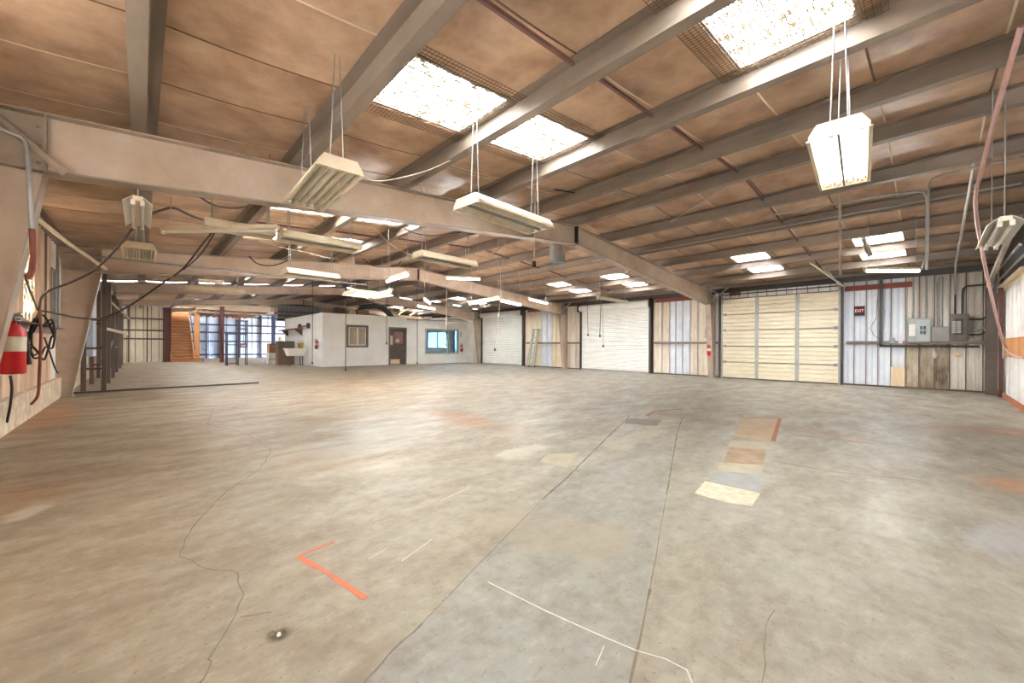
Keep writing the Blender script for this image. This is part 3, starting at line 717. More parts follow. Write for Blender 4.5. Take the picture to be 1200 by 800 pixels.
# stairs
M_TREADSH = mat('tread_wood_shade', (150, 100, 62), .6, scale=3, col2=(116, 74, 44))  # darker than the risers: nosing shadow put into the tread colour
st = thing('staircase', (2.0, 32.6, 0), 'straight wooden staircase climbing to the mezzanine at the far end', 'stairs')
n = 18; sx0, sx1 = uy(201, 424, 33.6).x-2.0, uy(227, 424, 33.6).x-2.0
for i in range(n):
    y = 1.0+i*.26; z = i*.2
    xr_ = sx1+(.5 if i == 0 else .25 if i == 1 else 0)
    t = MB().box(sx0, xr_, y-.035, y+.28, z+.155, z+.2).build('tread', M_TREADSH, st)
    MB().box(sx0, xr_, y, y+.015, z, z+.165).build('riser', M_WOOD, t)
for x in (sx0-.04, sx1): MB().prism([(x, 1.0, 0), (x, 1.3, 0), (x, 1.0+n*.26+.3, n*.2), (x, 1.0+n*.26, n*.2+.12), (x, 1.0, .25)], (.04, 0, 0)).build('stringer', M_WOOD, st)
MB().tube([(sx1+.05, .9, .85), (sx1+.05, 1.0+n*.26, n*.2+.85)], .03, 6).build('handrail', M_DARK, st)
MB().box(sx1+.04, sx1+.32, 1.25, 1.45, 0.2, 3.6).build('newel_panel', M_PLYO, st)
MB().tube([(sx1+.35, .6, .95), (sx1+.95, .6, .35)], .025, 6).build('guard_rail', M_GALV, st)
# mezzanine fascia and joists
mz = thing('mezzanine', (5, 32, 0), 'pale mezzanine edge board on joists at the far end', 'mezzanine')
b0 = uy(230, 353, 32); b1 = uy(317, 356, 32); zb = 3.42
MB().box(b0.x-5, b1.x-5, -.04, 0, zb, min(b0.z, 3.84)).build('fascia_board', M_TAN, mz)
for i in range(10): MB().box(b0.x-5+.1+i*.42, b0.x-5+.15+i*.42, 0, 8.6, zb-.06, zb+.14).build('joist', M_WOOD, mz)
MB().box(b0.x-5, b1.x-5, 0, 8.6, zb+.14, zb+.17).build('deck', M_LUMBER, mz)
MB().box(b0.x-5, 11.5, .2, .3, zb-.22, zb-.1).build('edge_beam', M_GALV, mz)

# ================================================================== RACK along the left wall
rk = thing('steel_rack', (-.9, 14, 0), 'dark steel post rack standing along the left wall', 'rack')
rows = [(14.0, -1.0, -.66), (16.8, -1.04, -.7), (19.6, -1.05, -.7), (23.2, -1.02, -.72), (26.6, -1.0, -.72), (30.2, -1.0, -.74)]
for y, xa, xb in rows:
    for x in (xa, xb): MB().box(x+.9-.045, x+.9+.045, y-14-.045, y-14+.045, 0, 3.0).build('upright', M_BROWNST, rk)
    for z in (.55, 1.05, 1.75): MB().box(xa+.9, xb+.9, y-14-.025, y-14+.025, z, z+.05).build('rung', M_MAROON, rk)
for (ya, xa, _), (yb, xb, _) in zip(rows, rows[1:]):
    pass
for i in range(5):
    ya, yb = rows[i][0]-14, rows[i+1][0]-14
    MB().bar((.22, ya+.045, 1.05), (.2, yb-.045, 1.3 if i % 2 else 1.05), .05, .05).build('brace', M_FLANGE, rk) if i in (1, 2) else None
    MB().bar((.2, ya+.05, 2.9), (.2, yb-.05, 2.9), .05, .06).build('top_rail', M_BROWNST, rk)
for yy, z in ((14.6, 1.6), (15.2, 1.58), (17.2, 2.5)):
    MB().bar((.2, yy-14, z), (.62, yy-14+.7, z-.12 if z < 2 else z-.5), .05, .035).build('arm', M_CORDL, rk)
MB().box(-.28, -.02, 1.2, 2.2, .85, 2.45).build('panel', mat('pale_blue_panel', (190, 200, 216), .5), rk)

# ================================================================== OFFICE
OX, OY, OYB = 6.98, 22.0, 29.4
OH = 2.82
of = thing('office_room', (OX, OY, 0), 'white painted block office room at the far right', 'room')
dx0, dx1 = uy(455.5, 400, OY).x-OX, uy(476.5, 400, OY).x-OX; DH = 2.25
a0, a1 = uy(407, 400, OY).x-OX, uy(430.5, 400, OY).x-OX; az0, az1 = 1.1, 2.24
g0, g1 = uy(498.5, 400, OY).x-OX, uy(537, 400, OY).x-OX; gz0, gz1 = .66, 2.2
XW = XR-OX
T = .18
def of_box(x0, x1, z0, z1, name='wall_block', y0=0, y1=T, m=M_OFFW): return MB().box(x0, x1, y0, y1, z0, z1).build(name, m, of)
of_box(0, a0, 0, OH); of_box(a0, a1, 0, az0); of_box(a0, a1, az1, OH); of_box(a1, dx0, 0, OH); of_box(dx0, dx1, DH, OH)
of_box(dx1, g0, 0, OH-.07); of_box(g0, g1, 0, gz0); of_box(g0, g1, gz1, OH-.07); of_box(g1, XW-.01, 0, OH-.07)
of_box(0, T, 0, OH, 'wall_block', T, OYB-OY)
MB().box(0, XW-.02, OYB-OY-T, OYB-OY, 0, OH).build('wall_block', M_OFFW, of)
MB().box(-.03, XW-.05, -.03, OYB-OY, OH, OH+.06).build('roof_deck', M_OFFW, of)
MB().box(dx0-.9, dx0-.8, T, OYB-OY-T, 0, OH).build('inner_wall', M_OFFW, of)
MB().box(dx1+.3, dx1+.4, T, OYB-OY-T, 0, OH).build('inner_wall', mat('office_inner', (206, 212, 220), .6), of)
MB().box(dx1+.5, dx1+3.3, .9, 1.5, .7, .75).build('desk_top', mat('desk_dark', (70, 72, 84), .4), of)
MB().box(dx1+.6, dx1+3.2, .95, 1.45, 0, .7).build('desk_body', M_BLUEST, of)
MB().box(XW-.4, XW-.3, T, 1.0, 0, OH).build('inner_wall', M_OFFW, of) if False else None
# door
dr = MB().box(dx0+.1, dx1-.1, .05, .1, .02, DH-.1).build('door', M_BROWNDR, of)
mb = MB(); mb.box(dx0, dx0+.09, -.02, .14, 0, DH); mb.box(dx1-.09, dx1, -.02, .14, 0, DH); mb.box(dx0+.09, dx1-.09, -.02, .14, DH-.09, DH); mb.build('door_frame', M_TRIM, of)
w_ = dx1-dx0
MB().box(dx0+.34, dx1-.2, .038, .05, 1.25, 1.98).build('door_pane', M_SALMON, dr)
mb = MB(); 
for (xa, xb, za, zb_) in ((dx0+.3, dx0+.34, 1.2, 2.02), (dx1-.2, dx1-.16, 1.2, 2.02), (dx0+.3, dx1-.16, 1.2, 1.25), (dx0+.3, dx1-.16, 1.98, 2.02)): mb.box(xa, xb, .03, .05, za, zb_)
mb.build('pane_frame', M_MAROON, dr)
o = MB().lathe([(0, .008), (.13, .008), (.13, 0)], 0, 0, 18).build('round_sign', M_WHITEP, dr); o.location = (dx0+.58, .036, 1.45); o.rotation_euler = (R(90), 0, 0)
MB().box(dx0+.12, dx0+.28, .038, .05, 1.2, 1.75).build('paper_sign', M_LABEL, dr)
MB().box(dx0+.14, dx0+.74, .036, .05, .05, .33).build('kick_plate', M_PLYP, dr)
MB().tube([(dx1-.16, .0, .48), (dx1-.16, .0, .58)], .015, 6).build('handle', M_GALV, dr)
MB().tube([(dx1-.17, .01, 1.0), (dx1-.24, .01, 1.0)], .02, 6).build('handle', M_GALV, dr)
# window with sliding panes
wd = thing('x', (0, 0, 0), 'tmp', 'tmp'); bpy.data.objects.remove(wd); LABELS.pop('tmp')
mb = MB()
for (xa, xb, za, zb_) in ((a0-.05, a0+.06, az0-.06, az1+.05), (a1-.06, a1+.05, az0-.06, az1+.05), (a0+.06, a1-.06, az0-.06, az0+.05), (a0+.06, a1-.06, az1-.06, az1+.05)): mb.box(xa, xb, -.02, .1, za, zb_)
win = mb.build('window_frame', M_TRIM, of)
am = (a0+a1)/2
for (xa, xb) in ((a0+.07, am+.02), (am, a1-.07)):
    s = MB()
    for q in ((xa, xa+.06, az0+.06, az1-.07), (xb-.06, xb, az0+.06, az1-.07), (xa, xb, az0+.06, az0+.1), (xa, xb, az1-.11, az1-.07)): s.box(q[0], q[1], .03, .06, q[2], q[3])
    s.build('sash', M_WHITEP, win)
    MB().box(xa+.06, xb-.06, .045, .05, az0+.1, az1-.11).build('pane', mat('curtained_pane', (196, 176, 154), .25, scale=3, col2=(150, 128, 106), streak=(6, 1, .3)), win)
# big window
mb = MB()
for (xa, xb, za, zb_) in ((g0-.04, g0+.04, gz0-.05, gz1+.05), (g1-.04, g1+.04, gz0-.05, gz1+.05), (g0, g1, gz0-.05, gz0+.04), (g0, g1, gz1-.04, gz1+.05), (g0+1.62, g0+1.72, gz0, gz1), (g0+1.82, g0+1.86, gz0, gz1)): mb.box(xa, xb, -.01, .08, za, zb_)
win2 = mb.build('window_frame', mat('pale_green_trim', (190, 200, 194), .5), of)
for (xa, xb) in ((g0+.04, g0+1.62), (g0+1.86, g1-.04)): MB().box(xa, xb, .03, .034, gz0+.04, gz1-.04).build('pane', M_GLASS, win2)
# window frames in the outer wall behind the office glass
for i, w_ in enumerate((wo1, wo2)):
    o = sempty('window_%d' % (i+2), ('narrow bright outside window seen through the office glass', 'wide bright outside window seen through the office glass')[i], 'window')
    mb = MB(); mb.box(XR-.03, XR+.04, w_[0]-.05, w_[0]+.04, w_[2]-.05, w_[3]+.05); mb.box(XR-.03, XR+.04, w_[1]-.04, w_[1]+.05, w_[2]-.05, w_[3]+.05); mb.box(XR-.03, XR+.04, w_[0], w_[1], w_[2]-.05, w_[2]+.04); mb.box(XR-.03, XR+.04, w_[0], w_[1], w_[3]-.04, w_[3]+.05)
    if i: mb.box(XR-.03, XR+.04, 25.75, 25.82, w_[2], w_[3])
    mb.build('frame', M_BLUEST, o); MB().box(XR+.01, XR+.014, w_[0], w_[1], w_[2], w_[3]).build('pane', M_TINT, o)
# small signs and extinguisher on the office front
def extinguisher(loc, s, label, rz=0, m=M_RED):
    o = thing('fire_extinguisher', loc, label, 'extinguisher', rz=rz); o.scale = (s, s, s)
    MB().lathe([(0, 0), (.07, 0), (.078, .012), (.078, .36), (.07, .4), (.035, .435), (.022, .445), (.022, .47), (0, .47)], 0, 0, 18).build('cylinder', m, o)
    MB().lathe([(.0795, .2), (.0795, .33)], 0, 0, 18).build('label_band', M_LABEL, o)
    mb = MB(); mb.box(-.018, .018, -.05, .03, .47, .5); mb.prism([(-.01, -.1, .52), (-.01, -.09, .545), (-.01, .04, .515), (-.01, .04, .495)], (.02, 0, 0)); mb.prism([(-.01, -.1, .47), (-.01, -.1, .485), (-.01, .0, .5), (-.01, .0, .485)], (.02, 0, 0)); mb.build('valve_handle', M_GALV, o)
    MB().tube([(0, .03, .485), (.05, .06, .47), (.1, .03, .38), (.098, .0, .25), (.09, -.02, .16), (.088, -.03, .08)], [.011]*4+[.013, .018], 8).build('hose', M_BLACK, o)
    MB().box(-.03, .03, .07, .1, .1, .4).build('bracket', M_GALV, o)
    return o
e = uy(541, 411, OY-.12); extinguisher((e.x, OY-.11, .75), 1.05, 'small red fire extinguisher on the office front by the big window')
tag(MB().box(e.x-.08, e.x+.08, OY-.012, OY, 1.75, 2.1).build('wall_sign', M_LABEL), 'small pale sign above the office extinguisher', 'sign')
e = ux(371, 396, OX-.1); extinguisher((OX-.11, e.y, .95), 1.0, 'red fire extinguisher on the office side wall near its corner', rz=R(-90))
# red-brown awning shelf, pipe handle on side wall
e = ux(355, 386, OX); f_ = ux(337, 386, OX)
o = thing('wall_shelf', (OX, (e.y+f_.y)/2, 2.0), 'red brown sloping shelf on the office side wall above the sink', 'shelf')
hl = abs(e.y-f_.y)/2; MB().prism([(0, -hl, .12), (0, -hl, .2), (-.55, -hl, .1), (-.55, -hl, .04)], (0, 2*hl, 0)).build('board', mat('red_brown_board', (150, 86, 62), .6), o)
for yy in (-hl+.1, hl-.15): MB().prism([(0, yy, -.3), (0, yy, .12), (-.4, yy, .06)], (0, .04, 0)).build('bracket', M_DKBROWN, o)
e = ux(353, 382, OX); f_ = ux(363, 382, OX)
o = thing('wall_pipe_bracket', (OX, e.y, 2.25), 'dark pipe bracket sticking out of the office side wall', 'bracket')
MB().tube([(-.12, .3, 0), (-.12, f_.y-e.y, 0)], .03, 6).build('pipe', M_DARK, o)
for yy in (0, f_.y-e.y): MB().box(-.16, 0, yy-.04, yy+.04, -.15, .15).build('plate', M_DARK, o)

# sink corner clutter
c = uz(344, 426.5); sk = thing('utility_sink', (6.35, 24.6, 0), 'pale utility sink standing against the office side wall', 'sink')
mb = MB(); mb.add([(-.5, -.4, .95), (.5, -.4, .95), (.5, .4, .95), (-.5, .4, .95), (-.38, -.3, .55), (.38, -.3, .55), (.38, .3, .55), (-.38, .3, .55)], [(0, 1, 5, 4), (1, 2, 6, 5), (2, 3, 7, 6), (3, 0, 4, 7), (4, 5, 6, 7)]); mb.box(-.52, .52, -.42, -.36, .92, .97); mb.box(-.52, .52, .36, .42, .92, .97); mb.box(-.52, -.46, -.36, .36, .92, .97); mb.box(.46, .52, -.36, .36, .92, .97); mb.build('basin', M_PLYP, sk)
sk.children[0].material_slots[0].material = M_WHITEP
for x in (-.33, .33):
    for y in (-.25, .25): MB().bar((x, y, 0), (x, y, .56), .04).build('leg', M_DARK, sk)
MB().tube([(.4, 0, .97), (.4, 0, 1.25), (.25, 0, 1.3), (.15, 0, 1.22)], .02, 6).build('faucet', M_GALV, sk)
o = thing('yellow_bucket', (6.6, 24.5, .97), 'yellow plastic bucket standing in the utility sink', 'bucket'); MB().lathe([(0, .0), (.13, 0), (.17, .28), (.18, .3), (.16, .29), (.12, .02)], 0, 0, 14).build('body', M_YELLOW, o); MB().tube([(-.17, 0, .28), (-.12, .0, .42), (.12, 0, .42), (.17, 0, .28)], .008, 5).build('handle', M_BLACK, o)
o = thing('brown_cabinet', (uy(334, 424, 25.9).x, 25.9, 0), 'dark brown cabinet beside the utility sink', 'cabinet'); MB().box(-.42, .42, -.3, .3, 0, 1.38).build('body', M_DKBROWN, o); MB().box(-.4, -.01, -.32, -.3, .06, .95).build('door', mat('brown_door', (112, 84, 66), .5), o); MB().box(.01, .4, -.32, -.3, .06, .95).build('door', mat('brown_door', (112, 84, 66), .5), o); MB().box(-.42, .42, -.32, -.3, 1.0, 1.35).build('drawer_front', mat('dark_drawer', (84, 70, 60), .5), o)
o = thing('storage_crate', (uy(321.5, 424, 27.3).x, 27.3, 0), 'white storage crate below the brown box near the sink', 'crate')
MB().bev(-.36, .36, -.3, .3, 0, .62, .02).build('body', M_WHITEP, o); MB().bev(-.38, .38, -.32, .32, .62, .68, .01).build('lid', M_WHITEP, o); MB().box(-.37, .37, -.31, -.3, .28, .32).build('rib', M_GALV, o)
o = thing('cardboard_box', (uy(321.5, 424, 27.3).x, 27.3, .68), 'brown cardboard box on top of the white crate', 'box')
MB().box(-.34, .34, -.28, .28, 0, .55).build('body', M_CARD, o); MB().box(-.34, .34, -.29, -.28, .5, .57).build('flap', mat('card_dark', (134, 92, 60), .7), o)
tag(MB().lathe([(0, 0), (.12, 0), (.15, .06), (.14, .16), (.09, .24), (.06, .26), (0, .27)], uy(329, 400, 25.7).x, 25.25, 12).build('rag_bundle', mat('rag', (226, 216, 200), .8, scale=8)), 'pale rag bundle between the cardboard box and brown cabinet', 'bundle')
bpy.data.objects['rag_bundle'].location.z = 1.38; bpy.data.objects['rag_bundle'].location.y = .45

# metal frame stand
ps = uz(286, 427.5); sd = thing('metal_stand', (3.95, 26.4, 0), 'dark metal frame stand with shelves in front of the far wall', 'stand')
for x, y, h in ((0, 0, 2.55), (.42, 0, 2.55), (0, .5, 2.55), (.42, .5, 2.55), (-.5, .5, 1.75), (-.5, 0, 1.75)): MB().bar((x, y, 0), (x, y, h), .055).build('post', M_NAVY, sd)
for z, xa in ((1.15, -.5), (1.75, -.5), (2.05, 0), (2.5, 0)):
    for y in (0, .5): MB().bar((xa, y, z), (.42, y, z), .05).build('rail', M_NAVY, sd)
    for x in (xa, .42): MB().bar((x, 0, z), (x, .5, z), .05).build('rail', M_NAVY, sd)
MB().bar((-.5, 0, .12), (0, 0, .12), .05).build('rail', M_NAVY, sd)
MB().box(-.03, .45, -.03, .53, 1.0, 1.03).build('shelf', M_MAROON, sd)
o = thing('parts_box', (4.2, 26.65, 1.03), 'small red and white parts box on the metal stand', 'box'); MB().box(-.17, .17, -.2, .2, 0, .2).build('body', M_DKRED, o); MB().box(-.1, .1, -.205, -.2, .05, .15).build('label_patch', M_WHITEP, o)

# clutter above the office
def boxthing(x, y, z, sx, sy, sz, m, label, name='cardboard_box', cat='box'):
    o = thing(name, (x, y, z), label, cat); MB().box(-sx/2, sx/2, -sy/2, sy/2, 0, sz).build('body', m, o); MB().box(-sx/2, sx/2, -.03, .03, sz, sz+.003).build('tape', M_LABEL, o); return o
ZO = OH+.06
for i, (x, w_, h, m, lb) in enumerate(((7.6, .45, .3, M_CARD, 'brown cardboard box on the office roof nearest its corner'), (8.3, .6, .42, M_DKBROWN, 'dark brown box second along the office roof'), (9.0, .4, .3, M_PLYP, 'pale small box third along the office roof'), (9.7, .7, .4, M_CARD, 'wide brown box on the office roof under the lit fixture'), (14.2, .6, .22, M_DKBROWN, 'flat dark box on the right end of the office roof'), (15.2, .7, .16, M_CARD, 'flat brown box by the roof end beside the door wall'))):
    boxthing(x, 23.2+.1*i, ZO, w_, .5, h, m, lb)
lm = thing('lumber_pile', (11.9, 23.0, ZO), 'pile of pale lumber boards on the office roof', 'lumber')
for i in range(9): MB().bar((-1.2+.05*i, -.3+.14*(i % 4), .03+.05*(i//4)), (1.5-.1*(i % 3), -.2+.14*(i % 4), .05+.05*(i//4)), .12, .045).build('board', M_LUMBER, lm)
for i in range(3): MB().bar((-.9+i*.8, 0, .2), (-.2+i*.8, .5, .55), .1, .04).build('board', M_LUMBER, lm)
def flex(name, pts, r, label):
    P = [Vector(p) for p in pts]; Q = []
    for a, c in zip(P, P[1:]):
        n = max(4, int((c-a).length/.06)); Q += [a.lerp(c, i/n) for i in range(n)]
    Q.append(P[-1])
    return tag(MB().tube(Q, [r*(1 if i % 2 else .9) for i in range(len(Q))], 12).build(name, M_DUCT), label, 'duct')
flex('flexible_duct', [(9.2, 22.6, 3.35), (10.0, 22.5, 3.5), (10.5, 22.45, 3.4), (10.9, 22.4, 3.1), (11.1, 22.4, ZO)], .16, 'thick black flexible duct curving down onto the office roof')
flex('flexible_duct', [(9.9, 24.4, 3.45), (9.95, 24.3, 3.2), (9.9, 24.2, ZO)], .13, 'short upright black duct on the office roof behind the curved one')
MB().box(6.6, XR-.1, OYB+.31, OYB+.35, OH+.06, OH+1.1).build('loft_skin', M_DARK, None)
bw = sempty('wall_loft', 'dark gridded loft wall behind the office roof', 'wall')
for a, c in zip(even(6.6, XR-.1, .55), even(6.6, XR-.1, .55)[1:]): link('panel', sheet_mesh(round(c-a, 3), .95), bw, (a, OYB+.3, ZO), (0, 0, 0), M_NET)
bpy.data.objects['loft_skin'].parent = bw
for z in (3.1, 3.35): MB().box(6.6, XR-.1, OYB+.22, OYB+.27, z, z+.04).build('rail', M_DARK, bw)
MB().box(6.6, XR-.1, OYB+.2, OYB+.6, ZO-.12, ZO).build('ledge', M_DARK, bw)

# ================================================================== THINGS ON THE RIGHT WALL
def wb(p, q, off=.0): v = ux(p, q, XR-off); return v
# exit sign
c0 = ux(1001, 359, XR-.05); c1 = ux(1013.5, 369.5, XR-.05)
ex = thing('exit_sign', (XR-.032, (c0.y+c1.y)/2, (c0.z+c1.z)/2), 'black exit sign with glowing red letters on the pale wall', 'sign')
hw, hh = abs(c0.y-c1.y)/2, abs(c0.z-c1.z)/2
MB().bev(-.05, 0, -hw, hw, -hh, hh, .006).build('housing', M_BLACK, ex)
tx = bpy.data.curves.new('exit_letters', 'FONT'); tx.body = 'EXIT'; tx.size = .2; tx.extrude = .004; tx.align_x = 'CENTER'; tx.align_y = 'CENTER'
to = bpy.data.objects.new('t', tx); C.objects.link(to); bpy.context.view_layer.update()
me = bpy.data.meshes.new_from_object(to.evaluated_get(bpy.context.evaluated_depsgraph_get())); bpy.data.objects.remove(to); me.materials.clear(); me.materials.append(M_EXIT)
o = link('letters', me, ex, (-.054, 0, 0), (R(90), 0, R(-90))); wdt = max(v.co.x for v in me.vertices)-min(v.co.x for v in me.vertices); k = hw*1.6/wdt; o.scale = (k, k*1.25, 1)
# electrical boxes
def ebox(name, p0, p1, dep, label, m):
    a = ux(*p0, XR-dep); c = ux(*p1, XR-dep)
    o = thing(name, (XR-.032, (a.y+c.y)/2, (a.z+c.z)/2), label, 'electrical box'); w, h = abs(a.y-c.y)/2, abs(a.z-c.z)/2
    MB().bev(-dep, 0, -w, w, -h, h, .008).build('body', m, o); return o, w, h, dep
o, w, h, dp = ebox('breaker_panel', (1064.5, 373), (1090.5, 400.5), .13, 'light grey breaker panel with white paper chart on the wall', M_GREYBOX)
MB().bev(-dp-.012, -dp, -w*.95, w*.25, -h*.92, h*.85, .004).build('door', mat('panel_grey_light', (180, 186, 188), .4), o)
MB().box(-dp-.006, -dp, w*.35, w*.95, -h*.5, h*.5).build('paper_chart', M_WHITEP, o)
for i in range(2):
    for j in range(2): MB().box(-dp-.03, -dp-.012, -w*.6+i*w*.3, -w*.36+i*w*.3, -h*.35+j*.13, -h*.35+j*.13+.1).build('breaker', M_BLACK, o)
o, w, h, dp = ebox('wire_trough', (1091, 383), (1112.5, 400.5), .12, 'plain grey wiring trough between the two breaker panels', M_GREYBOX2)
MB().bev(-dp-.008, -dp, -w*.97, w*.97, -h*.95, h*.95, .003).build('cover', M_GREYBOX2, o)
for s in (-.8, .8): MB().box(-dp-.014, -dp-.008, s*w-.01, s*w+.01, -.01, .01).build('screw', M_GALV, o)
o, w, h, dp = ebox('breaker_panel', (1113, 368), (1134, 399.5), .15, 'dark old breaker panel standing open beside the cables', M_OLDBOX)
MB().box(-dp-.012, -dp, -w*.55, w*.5, -h*.55, h*.65).build('inner_plate', M_DARK, o)
for j in range(6):
    for s in (0, 1): MB().box(-dp-.035, -dp-.012, -w*.25+s*.09, -w*.25+s*.09+.075, -h*.4+j*h*.15, -h*.4+j*h*.15+h*.11).build('breaker', M_GALV, o)
MB().box(-dp-.3, -dp, -w-.012, -w+.006, -h*.95, h*.95).build('open_door', mat('rusty_panel', (128, 96, 74), .6, scale=4, col2=(106, 100, 94)), o)
def tubething(name, pts, r, m, label, cat='conduit', n=7):
    P = [Vector(p) for p in pts]; b = P[0].copy()
    o = MB().tube([p-b for p in P], r, n).build(name, m); o.location = b; return tag(o, label, cat)
def vert(pxx, q0, q1, off=.06): a = ux(pxx, q0, XR-off); c = ux(pxx, q1, XR-off); return [(a.x, a.y, a.z), (a.x, a.y, c.z)]
for pxx, q0, q1, r, lb in ((1070.5, 318, 373, .022, 'thin grey conduit rising from the left of the light breaker panel'), (1085.5, 318, 373, .026, 'grey conduit rising from the right of the light breaker panel'), (1098, 330, 383, .016, 'leftmost conduit rising from the wiring trough'), (1104, 326, 383, .02, 'rightmost conduit rising from the wiring trough'), (1119.5, 312, 368, .022, 'conduit rising from the left of the dark breaker panel')):
    tubething('conduit', vert(pxx, q0, q1), r, M_GALV if pxx < 1110 else M_DARK, lb)
q = lambda p, y_, off=.07: tuple(ux(p, y_, XR-off))
tubething('conduit', [q(1128, 368), q(1128, 345), q(1129, 338), q(1133, 335), q(1158, 333)], .024, M_DARK, 'dark bent conduit from the dark breaker panel to the corner')
tubething('conduit', [q(1100.5, 383), q(1100.5, 327), q(1102, 324), q(1105, 326)], .014, M_GREYBOX2, 'hooked thin conduit above the wiring trough')
tubething('cable', [q(1135, 374), q(1150, 374), q(1156, 371), q(1160, 366), q(1161, 320)], .02, M_BLACK, 'upper black cable leaving the dark breaker panel', 'cable')
tubething('cable', [q(1135, 388), q(1147, 387), q(1153, 384), q(1156, 378), q(1157, 330)], .02, M_GALV, 'grey cable curving up from the dark breaker panel', 'cable')
tubething('cable', [q(1135, 392), q(1148, 392), q(1157, 388), q(1160, 380), q(1161, 372)], .02, M_BLACK, 'lower black cable leaving the dark breaker panel', 'cable')
o, w, h, dp = ebox('junction_box', (1043, 396), (1049, 402.5), .1, 'small grey junction box on the girt', M_GREYBOX)
MB().box(-dp-.006, -dp, -w*.9, w*.9, -h*.9, h*.9).build('cover', M_GREYBOX, o)
o, w, h, dp = ebox('outlet_box', (1052.5, 399), (1058, 402.5), .13, 'small cream outlet box on the girt', M_PLYP)
MB().box(-dp-.005, -dp, -w*.8, w*.8, -h*.7, h*.7).build('cover', M_WHITEP, o)
tubething('flex_connector', [q(1094, 407), q(1094.5, 412), q(1096, 416), q(1095, 420)], [.02, .05, .075, .03], M_DIRTY, 'pale flexible connector hanging below the girt', 'connector', 10)
o = MB().lathe([(0, .03), (.06, .02), (.08, 0)], 0, 0, 10).build('round_cap', M_PLYP); v = ux(1123, 415, XR); o.location = (XR-.031, v.y, v.z); o.rotation_euler = (0, R(-90), 0); tag(o, 'round cream cap on the stained wall sheets', 'cap')
v = ux(1158, 407, XR-.09); tubething('drop_pipe', [(XR-.09, v.y, v.z), (XR-.09, v.y, .12)], .022, M_GREYBOX2, 'thin pipe dropping from the girt to the floor near the corner', 'pipe')
tubething('cable', [q(1029, 345), q(1027, 372), q(1020, 384), q(1024, 393), q(1031, 397)], .006, M_BLACK, 'thin black wire looping beside the dark door post', 'wire', 5)
# extinguisher and its sign at column
xf = XR-.62
v = uy(827, 385, FRAMES[0]-.12)
o = thing('extinguisher_sign', (v.x, FRAMES[0]-.115, v.z), 'white and red arrow sign on the nearest right column', 'sign')
MB().box(-.07, .07, 0, .008, -.36, .0).build('plate', M_WHITEP, o)
for i in range(4): MB().box(-.045+.0*i, .045, -.004, 0, -.1-i*.05, -.07-i*.05).build('letter_bar', M_RED, o)
MB().prism([(-.05, -.004, -.28), (0, -.004, -.35), (.05, -.004, -.28)], (0, .004, 0)).build('arrow', M_RED, o)
extinguisher((v.x+.0, FRAMES[0]-.24, .86), .85, 'red fire extinguisher hanging on the nearest right column')

# ladder
ld = thing('ladder', (15.75, 15.1, 0), 'aluminium folding ladder leaning between the two white roller doors', 'ladder')
yl = ux(617, 427, 15.75).y; ld.location.y = yl
for yy in (-.42, 0):
    MB().bar((0, yy*1.0, 0), (.55, yy*.75, 2.1), .1, .04).build('rail', M_ALU, ld); MB().bar((.2, yy, 0), (.62, yy*.75, 2.08), .05, .03).build('rail', M_GREENISH, ld)
    for x in (0, .2): MB().box(x-.05, x+.05, yy-.03, yy+.03, 0, .05).build('foot', M_BLACK, ld)
for i in range(7):
    t = (i+.7)/7.2; MB().bar((.55*t, -.42+.105*t, 2.1*t), (.55*t, 0, 2.1*t), .1, .05).build('rung', M_ALU, ld)
MB().box(.48, .68, -.36, .03, 2.08, 2.13).build('top_cap', M_GREENISH, ld)

